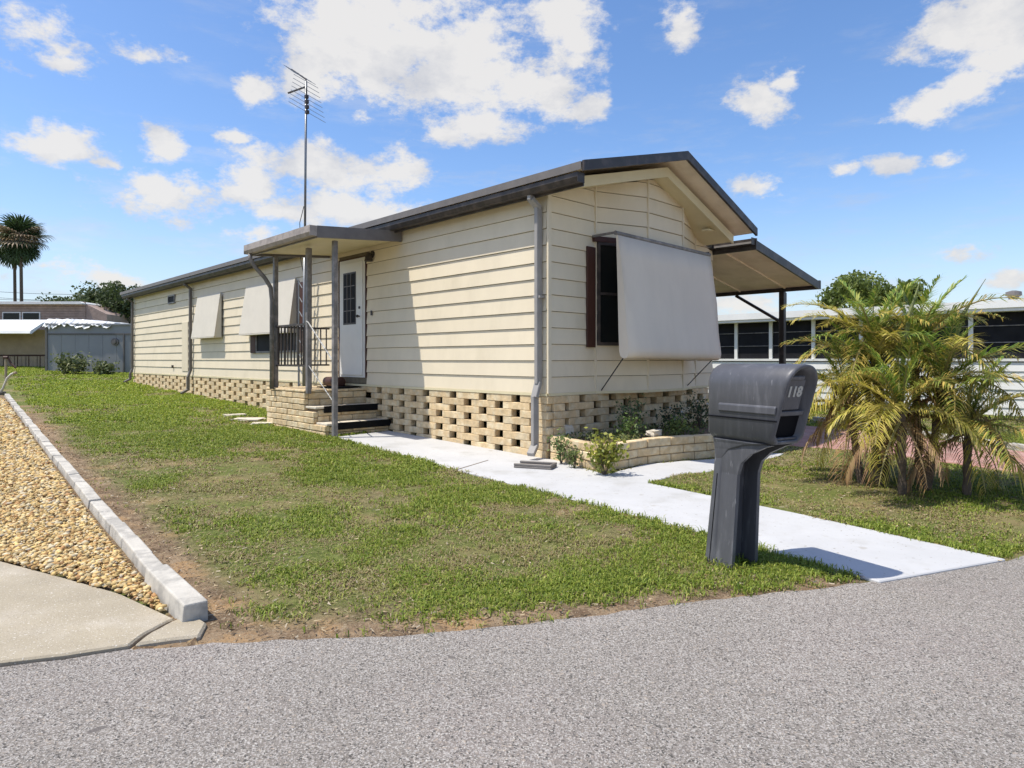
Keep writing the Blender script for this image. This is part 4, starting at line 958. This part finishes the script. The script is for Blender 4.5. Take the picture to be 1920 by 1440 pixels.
# ------------------------------------------------------------------ small plants
def shrub(name, loc, h, r_, n, size, c0, c1, label, stems=5, seed=0, flowers=0):
    root = empty(name, loc, 0, label=label, cat='plant'); r = np.random.default_rng(seed)
    st = MB(); P = []
    for i in range(stems):
        a = r.uniform(0, 6.28); q = r.uniform(.2, 1) * r_; tip = (math.cos(a) * q, math.sin(a) * q, h * r.uniform(.6, 1)); mid = (tip[0] * .35, tip[1] * .35, tip[2] * .5); st.tube([(0, 0, -.02), mid, tip], [.006, .005, .003], 4)
        for k in range(n // stems):
            f = r.uniform(-.25, 1.05); b = np.array(mid) * (1 - f) + np.array(tip) * f; P.append(b + r.normal(size=3) * r_ * .26)
    P = np.array(P); P[:, 2] = np.maximum(P[:, 2], .01); t = r.random((len(P), 1)); st.build('stem', M['trunk'], root); leaf_mesh('foliage', P, size, np.array(c0) * (1 - t) + np.array(c1) * t, root)
    if flowers:
        Pf = P[r.choice(len(P), flowers, replace=False)] + np.array([0, 0, .03]); Pf = np.repeat(Pf, 5, 0) + r.normal(size=(flowers * 5, 3)) * .008; leaf_mesh('flower', Pf, .03, np.full((len(Pf), 3), .75), root)
def gp(u, v, dz=0): p = G(u, v, dz); return (p[0], p[1], float(gz(*p)) + dz)
shrub('yellow_shrub', gp(1133, 893), .42, .17, 520, .05, (.16, .20, .03), (.42, .40, .07), 'yellow green shrub growing against the planter corner', 9, 1)
shrub('weed', gp(1052, 872), .36, .14, 260, .04, (.10, .16, .05), (.24, .30, .10), 'tall green weed beside the corner downspout', 8, 2)
shrub('weed', gp(1078, 880), .26, .12, 200, .04, (.09, .14, .04), (.22, .26, .09), 'shorter weed between downspout weed and yellow shrub', 7, 12)
pz = .23
for i, (t, s, h, r_, c0, c1, lb, fl) in enumerate([
    (.85, -.55, .35, .22, (.09, .15, .04), (.20, .28, .08), 'bushy green plant at the left of the planter bed', 0),
    (1.25, -.38, .62, .22, (.06, .11, .04), (.14, .19, .08), 'tall leafy plant with a seed head under the awning', 3),
    (1.7, -.75, .28, .2, (.12, .17, .04), (.26, .30, .08), 'low light green plant along the planter front', 0),
    (2.15, -.42, .45, .25, (.03, .06, .03), (.07, .11, .05), 'dark green bush right of centre in the planter', 4),
    (2.7, -.5, .55, .28, (.04, .07, .03), (.09, .13, .05), 'dark leafy bush with white flowers near the mailbox', 5),
    (3.2, -.5, .45, .25, (.03, .06, .025), (.08, .12, .05), 'dark bush at the far right end of the planter', 2)]):
    shrub('planter_plant', HW(t, s, pz), h * .82, r_, 380, .038, c0, c1, lb, 9, 20 + i, fl)
def cover():
    n = 2600; t = RNG.uniform(.15, 3.35, n); s_ = RNG.uniform(-.95, -.06, n); P = C0 + t[:, None] * D2 + s_[:, None] * D1
    k = inpoly(P, PLANTER) & (vnoise(P[:, 0] * 4, P[:, 1] * 4, 3) > .42); P = P[k]; z = pz + RNG.uniform(0, .09, len(P)); tt = RNG.random((len(P), 1))
    o = leaf_mesh('ground_cover', np.c_[P, z], .035, np.array((.07, .11, .03)) * (1 - tt) + np.array((.26, .27, .09)) * tt); tag(o, 'low weeds and dead leaves covering the planter soil', 'ground cover', kind='stuff')
cover()
for i, (u, v, Y, h, lb) in enumerate([(122, 690, 25.6, .75, 'leafy bush at the foot of the grey shed, left one'), (142, 690, 25.5, .8, 'pale variegated bush in front of the grey shed'), (195, 693, 25.7, .45, 'low bush at the right foot of the grey shed'), (1045, 0, 0, 0, '')][:3]):
    shrub('shed_bush', bg(u, Y), h, .45, 420, .12, (.06, .09, .03), (.26, .28, .12), lb, 9, 40 + i)

# ------------------------------------------------------------------ neighbour on the right
nb = empty('neighbour_home', (11.1, 14.2, 0), ROT, label='long low white home with dark screened windows across the driveway', cat='mobile home')
# local y along D1, local x to the right/back
def nbox(name, m, x0, x1, y0, y1, z0, z1, bev=0, parent=nb): return MB().box(x0, x1, y0, y1, z0, z1).build(name, m, parent, bev)
nbox('wall', M['screen_dark'], .05, 4.2, -8, 10.8, -.05, 2.3)
for i in range(6):
    z0 = -.02 + i * .2; mb = MB(); mb.hexa([(-.0, -8, z0), (.045, -8, z0), (.045, 10.8, z0), (-.0, 10.8, z0), (.025, -8, z0 + .195), (.045, -8, z0 + .195), (.045, 10.8, z0 + .195), (.025, 10.8, z0 + .195)]); mb.build('siding_plank', M['neigh'], nb)
nbox('sill', M['neigh'], -.02, .045, -8, 10.8, 1.2, 1.26)
for y in [-6.2, -5.0, -3.8, -2.6, -1.35, -.1, .98, 2.15, 3.3, 4.48, 5.64, 6.67, 7.8, 9.0, 10.7]: nbox('window_post', M['white'], -.005, .045, y - .045, y + .045, 1.26, 2.29)
for z in (1.62, 1.99): nbox('window_rail', M['post'], .02, .046, -8, 10.8, z - .010, z + .010)
nbox('roof_fascia', M['white'], -.32, -.27, -8.2, 11, 2.29, 2.44); nbox('roof_fascia', M['white'], -.36, -.321, -8.2, 11, 2.36, 2.53)
mb = MB(); mb.hexa([(-.34, -8.2, 2.45), (2.1, -8.2, 2.55), (2.1, 11, 2.55), (-.34, 11, 2.45), (-.34, -8.2, 2.50), (2.1, -8.2, 2.62), (2.1, 11, 2.62), (-.34, 11, 2.50)]); mb.build('roof', M['white'], nb)
mb = MB(); mb.hexa([(2.1, -8.2, 2.55), (4.5, -8.2, 2.4), (4.5, 11, 2.4), (2.1, 11, 2.55), (2.1, -8.2, 2.62), (4.5, -8.2, 2.46), (4.5, 11, 2.46), (2.1, 11, 2.62)]); mb.build('roof', M['white'], nb)
nbox('soffit', M['white'], -.27, .05, -8.2, 11, 2.29, 2.31)
for y, n_ in ((.35, 'roof_vent'),):
    v_ = MB(); v_.tube([(1.0, y, 2.56), (1.0, y, 2.68), (1.0, y, 2.72), (1.0, y, 2.80), (1.0, y, 2.83)], [.1, .1, .16, .15, .05], 12); v_.build(n_, M['gutter_grey'], nb)
# pale edging along the far side of the driveway
a = np.array(G(1920, 848)); b_ = np.array(G(1700, 816)); d_ = (a - b_) / np.linalg.norm(a - b_); r5 = random.Random(9)
for i in range(14):
    c = b_ - d_ * 2.2 + d_ * (i * .42); o = rock('edging_stone', (c[0] + .05, c[1] + .08, 0), .36, .12, .1, M['kerb'], 'whitish rough edging stone in the row along the far side of the red driveway', 'edging stone', 30 + i, math.atan2(d_[1], d_[0]) + r5.uniform(-.1, .1)); o['group'] = 'edging stones along the red driveway'

# ------------------------------------------------------------------ background at the left
sh_b = bg(88, 27); SY = 27.0
shed = empty('metal_shed', (at(88, 0, SY)[0], SY, 0.0), 0.03, label='grey metal shed with a crumpled white roof covering and round vent', cat='shed')
zb_ = CAMH - 24 * SY / F; zt_ = CAMH + 68 * SY / F
def sx(u): return (u - 88) / F * SY
MB().box(.03, sx(330), .03, 3.5, zb_ - .2, zt_ - .05).build('wall', M['grey_shed'], shed)
zm = CAMH + 48 * SY / F
for i in range(9):
    a_, b__ = sx(88) + .02 + i * .56, sx(88) + .02 + (i + 1) * .56 - .006
    MB().box(a_, b__, .0, .028, zb_, zm - .04).build('wall_panel', M['grey_shed'], shed, .004)
MB().box(-.02, sx(330), -.03, .028, zm - .03, zm + .03).build('rail', M['gutter_grey'], shed)
MB().box(.0, sx(330), -.005, .028, zm + .03, zt_ - .08).build('upper_panel', M['grey_shed'], shed)
MB().box(-.05, .03, -.04, .04, zb_ - .1, zt_).build('corner_post', M['gutter_grey'], shed)
MB().box(sx(229), sx(231.5), -.04, .03, zb_ - .1, zm).build('corner_post', M['gutter_grey'], shed)
v_ = MB(); c_ = (sx(214), 0, CAMH + 33 * SY / F); v_.tube([(c_[0], .0, c_[2]), (c_[0], -.06, c_[2])], .15, 16); v_.tube([(c_[0], -.06, c_[2]), (c_[0], -.12, c_[2])], .08, 12); v_.build('round_vent', M['gutter_grey'], shed)
# crumpled tarp
nx_, ny_ = 40, 10; V = []; rt = np.random.default_rng(5)
for j_ in range(ny_):
    for i_ in range(nx_):
        f = i_ / (nx_ - 1); x = -.12 + f * (sx(208) + .1); y = -.12 + j_ * .36; z = zt_ + .02 + (.16 if j_ else 0) * (1 - f ** 3) + rt.uniform(-.03, .03) - (.09 + .12 * rt.random() + .05 * math.sin(f * 14) if j_ == 0 else 0); V.append((x, y, z))
Fc = [(j_*nx_+i_, j_*nx_+i_+1, (j_+1)*nx_+i_+1, (j_+1)*nx_+i_) for j_ in range(ny_-1) for i_ in range(nx_-1)]
tarp = MB().add(V, Fc).build('roof_covering', M['white'], shed, fix=False)
sm = tarp.modifiers.new('thickness', 'SOLIDIFY'); sm.thickness = .02
MB().box(-.02, sx(330), -.06, 3.4, zt_ - .08, zt_ - .01).build('roof', M['grey_shed'], shed)

def left_home():
    Y = 30.0; X0 = (-330 - 960) / F * Y; X1 = (92 - 960) / F * Y
    r_ = empty('canopy_home', ((X0 + X1) / 2, Y, 0), 0, label='tan home under a broad white curved canopy left of the shed', cat='mobile home'); w = (X1 - X0) / 2
    z = lambda v: CAMH + (HZ - v) / F * Y
    MB().box(-w, w, 0, 5, z(665), z(618)).build('wall', M['tan'], r_)
    mb = MB(); prof = [(-1.2, z(627)), (-1.15, z(622)), (-.4, z(606)), (.6, z(598)), (2.6, z(594)), (2.6, z(597)), (.6, z(602)), (-.4, z(610)), (-1.1, z(628))]; mb.extrude(prof, 'x', -w, w); mb.build('canopy_roof', M['white'], r_)
    mb = MB(); mb.box(-w, w, -.02, .0, z(697), z(666)); mb.build('skirt', M['shutter'], r_)
    for i in range(60):
        x = -w + i * (2 * w / 60); MB().box(x, x + .12 + .04 * (i % 3), -.06, -.022, z(697), z(668)).build('skirt_slat', M['tan'], r_)
    MB().box(-w, w, -.4, .1, z(700), z(695)).build('base_strip', M['stone'], r_)
left_home()
def back_home():
    Y = 37.0; z = lambda v: CAMH + (HZ - v) / F * Y; x = lambda u: (u - 960) / F * Y
    xc = x(60); r_ = empty('slatted_home', (xc, Y, 0), 0, label='weathered reddish slatted home with a white roof edge behind the canopy', cat='mobile home')
    X0 = x(-330) - xc; X1 = x(160) - xc; X2 = x(199) - xc
    MB().box(X0, X1, .05, 6, z(690), z(570)).build('wall', M['redslat'], r_)
    mb = MB(); mb.add([(X1, .05, z(570)), (X2, .05, z(589)), (X2, .05, z(690)), (X1, .05, z(690)), (X1, 6, z(570)), (X2, 6, z(589)), (X2, 6, z(690)), (X1, 6, z(690))], [(0,1,2,3), (7,6,5,4), (0,4,5,1), (1,5,6,2), (2,6,7,3), (3,7,4,0)]); mb.build('end_wall', M['redslat'], r_)
    for i in range(8):
        za = z(602) + i * .14; MB().box(X0, X1, .0, .045, za, za + .11).build('slat', M['redslat'], r_)
    mb = MB(); mb.extrude([(X0, z(566)), (x(155) - xc, z(566)), (x(160) - xc, z(569)), (x(160) - xc, z(571)), (X0, z(571))], 'y', -.3, 6); mb.build('roof', M['white'], r_)
    for u0 in (-60, 5, 42):
        f = MB().box(x(u0) - xc, x(u0 + 34) - xc, -.03, .0, z(600), z(585)).build('window_frame', M['white'], r_); MB().box(x(u0 + 2) - xc, x(u0 + 32) - xc, -.04, -.032, z(599), z(587)).build('window_pane', M['glass'], f)
back_home()
# bent pale pipe stake and rusty pump by the end of the edging
p = bg(6, 16.3); zb0 = float(gz(p[0], p[1]))
st_ = empty('bent_pipe', (p[0], p[1], zb0), 0, label='pale bent pipe leaning up at the far end of the edging', cat='pipe')
MB().tube([(-.12, 0, -.02), (.0, 0, .18), (.10, 0, .42), (.2, .0, .52), (.27, 0, .55)], .028, 8).build('pipe', M['awning_metal'], st_, smooth=True)
MB().tube([(.27, 0, .55), (.33, 0, .56)], .036, 8).build('pipe_end', M['tan'], st_)
MB().box(-.35, .0, -.1, .12, -.02, .09).build('pipe_foot', M['gutter_grey'], st_, .02)
p = bg(14, 21.5)
pu = empty('yard_tap', p, 0, label='rusty brown tap post standing on the lawn before the canopy home', cat='tap')
MB().tube([(-.05, 0, -.05), (-.05, 0, .72)], .04, 8).build('post', M['tan'], pu); MB().tube([(-.12, 0, .76), (.02, 0, .76)], .05, 8).build('tap_head', M['shutter'], pu)
MB().tube([(.02, 0, .76), (.12, 0, .55), (.28, 0, .42)], .03, 8).build('hose', M['shutter'], pu)
# overhead wires far left
for i, (v0, v1) in enumerate([(528, 552), (536, 566), (548, 561)]):
    Y = 52; a = Vector(at(-260, v0 - 10, Y)); b = Vector(at(230, v1, Y + 6)); pts = [a.lerp(b, k / 10) - Vector((0, 0, .5 * math.sin(math.pi * k / 10))) for k in range(11)]
    o = MB().tube(pts, .02, 4).build('power_line', M['cable']); tag(o, ['highest of the thin wires behind the fan palms', 'middle thin wire behind the fan palms', 'lowest thin wire behind the fan palms'][i], 'wire', 'overhead wires')

# ------------------------------------------------------------------ grass
def grass():
    Vs = []; Cs = []; tot = 0
    for (y0, y1, dens, h, w, nb_) in [(2.6, 4.6, 3600, .034, .0028, 6), (4.6, 7.0, 2100, .038, .0038, 6), (7.0, 11.0, 1150, .044, .0055, 6), (11, 18, 480, .050, .0085, 6), (18, 30, 150, .06, .014, 6)]:
        xr = y1 * .83; n = int(2 * xr * (y1 - y0) * dens); P = np.c_[RNG.uniform(-xr, xr, n), RNG.uniform(y0, y1, n)]
        P = P[np.abs(P[:, 0]) < P[:, 1] * .82 + .2]
        bad = inpoly(P, ROAD)
        for poly in (WALK, BRANCH, PLANTER, DRIVE, HOME, STEPS, RED): bad |= inpoly(P, poly)
        kd = (P - K0) @ KN; bad |= kd > -.02
        q1 = P - np.array([11.1, 14.2]); bad |= (q1 @ D2) > -.1
        P = P[~bad]
        dr_ = pdist(P, ROAD_EDGE); kd = -((P - K0) @ KN)
        strip = kd / (.20 + .40 * vnoise(P[:,0]*1.6, P[:,1]*1.6, 3)) ; edge = dr_ / (.06 + .36 * vnoise(P[:,0]*1.5+5, P[:,1]*1.5, 3)) * np.where(P[:,0] > 1.2, 4, 1)
        big = vnoise(P[:,0]*.7+3, P[:,1]*.7, 4, .55); mid = vnoise(P[:,0]*2.6, P[:,1]*2.6, 3); fine = vnoise(P[:,0]*9, P[:,1]*9, 2)
        right = np.clip((P[:,0] - 1.4) / 1.5, 0, 1) * (P[:,1] > 4.3)
        tuft = np.clip(.62 + (mid - .42) * 2.0 + (fine - .5) * 1.2 - np.clip((big - .50) * 5.0, 0, 1) * .55 - np.clip((vnoise(P[:,0]*1.7+40, P[:,1]*1.7, 3) - .60) * 7, 0, 1) * .7 * (P[:,1] < 8) - right * .18, .05, 1)
        prob = tuft * np.clip(strip - .55 + (fine - .5) * .8, 0.015, 1) * np.clip(edge - .3 + (fine - .5) * .6, 0.06, 1)
        keep = RNG.random(len(P)) < prob; P = P[keep]; big = big[keep]; mid = mid[keep]; right = right[keep]; m = len(P); tot += m
        edgew = np.maximum(np.clip(1 - pdist(P, WALK + WALK[:1]) / .05, 0, 1), 1.3 * np.clip(1.6 - np.linalg.norm(P - np.array([1.30, 3.95]), axis=1) / .12, 0, 1)) * RNG.random(m); back = np.clip((P[:, 1] - 9) / 6, 0, 1)
        dry = np.clip((big - .42) * 3.6 + .12 + right * .55 + (.5 - mid) * 1.5 - back * .5, .04, .9)
        for b in range(nb_):
            a = RNG.uniform(0, 6.283, m); le = RNG.uniform(.15, 1.0, m); isd = RNG.random(m) < dry; hh = h * RNG.uniform(.5, 1.25, m) * (1 - .25 * right) * np.where(isd, .7, 1) * (1 + .9 * edgew); le = np.where(isd, le * 1.6 + .4, le); d = np.c_[np.cos(a), np.sin(a)]; sd = np.c_[-d[:, 1], d[:, 0]] * w * RNG.uniform(.6, 1.3, (m, 1))
            o = P + RNG.normal(size=(m, 2)) * h * .5; z = gz(o[:, 0], o[:, 1]) + .002
            p1 = o + d * (hh * le * .45)[:, None]; p2 = o + d * (hh * le * 1.25)[:, None]
            V = np.stack([np.c_[o - sd * .6, z], np.c_[o + sd * .6, z], np.c_[p1 + sd, z + hh * .7], np.c_[p1 - sd, z + hh * .7], np.c_[p2 + sd * .1, z + hh * np.maximum(1.05 - .5 * le, .12)], np.c_[p2 - sd * .1, z + hh * np.maximum(1.05 - .5 * le, .12)]], 1)
            isdry = isd;  g0 = np.array([(.19, .26, .028), (.27, .33, .045), (.38, .40, .08), (.10, .155, .02)])[RNG.choice(4, m, p=[.4, .3, .15, .15])]; s0 = np.array([(.34, .29, .14), (.29, .21, .11), (.38, .34, .17), (.31, .31, .09)])[RNG.integers(0, 4, m)]
            g0 = g0 * (1 + back[:, None] * np.array([.25, .25, 0]))
            c = np.where(isdry[:, None], s0, g0) * RNG.uniform(.75, 1.2, (m, 1)); Vs.append(V.reshape(-1, 3)); Cs.append(np.repeat(c, 6, 0))
    V = np.concatenate(Vs); C_ = np.concatenate(Cs); n = len(V) // 6; print('blades', n)
    b = np.arange(n)[:, None] * 6; Fc = np.concatenate([b + np.array([0, 1, 2, 3]), b + np.array([3, 2, 4, 5])]); o = fast('grass', V, Fc, M['grass'], C_); tag(o, 'patchy green and straw coloured lawn grass', 'grass', kind='stuff')
grass()
# straw litter and crumbs on the bare soil
def litter():
    n = 42000; P = np.c_[RNG.uniform(-8, 3.4, n), RNG.uniform(2.7, 11, n)]; kd = -((P - K0) @ KN); dr_ = pdist(P, ROAD_EDGE)
    ok = ~inpoly(P, ROAD) & (kd > .0) & ((kd < .75) | (dr_ < .40) | (RNG.random(n) < .35)) & ~inpoly(P, WALK) & ~inpoly(P, BRANCH) & ~inpoly(P, PLANTER) & ~inpoly(P, RED) & ~inpoly(P, STEPS) & ~inpoly(P, HOME); P = P[ok]; n = len(P)
    a = RNG.uniform(0, 6.28, n); l = RNG.uniform(.004, .020, n); d = np.c_[np.cos(a), np.sin(a)] * l[:, None]; s_ = np.c_[-d[:, 1], d[:, 0]] / l[:, None] * RNG.uniform(.001, .0035, (n, 1)); z = gz(P[:, 0], P[:, 1]) + .014
    V = np.stack([np.c_[P - d - s_, z], np.c_[P - d + s_, z + .003], np.c_[P + d + s_, z + RNG.uniform(0, .012, n)], np.c_[P + d - s_, z + RNG.uniform(0, .012, n)]], 1).reshape(-1, 3)
    pal = np.array([(.42, .33, .2), (.2, .12, .07), (.3, .2, .12), (.38, .32, .23), (.12, .08, .05)])[RNG.integers(0, 5, n)]; o = fast('litter', V, np.arange(n * 4).reshape(n, 4), M['pebble'], np.repeat(pal, 4, 0)); tag(o, 'dry straw and leaf crumbs on the bare soil strip', 'litter', kind='stuff')
litter()
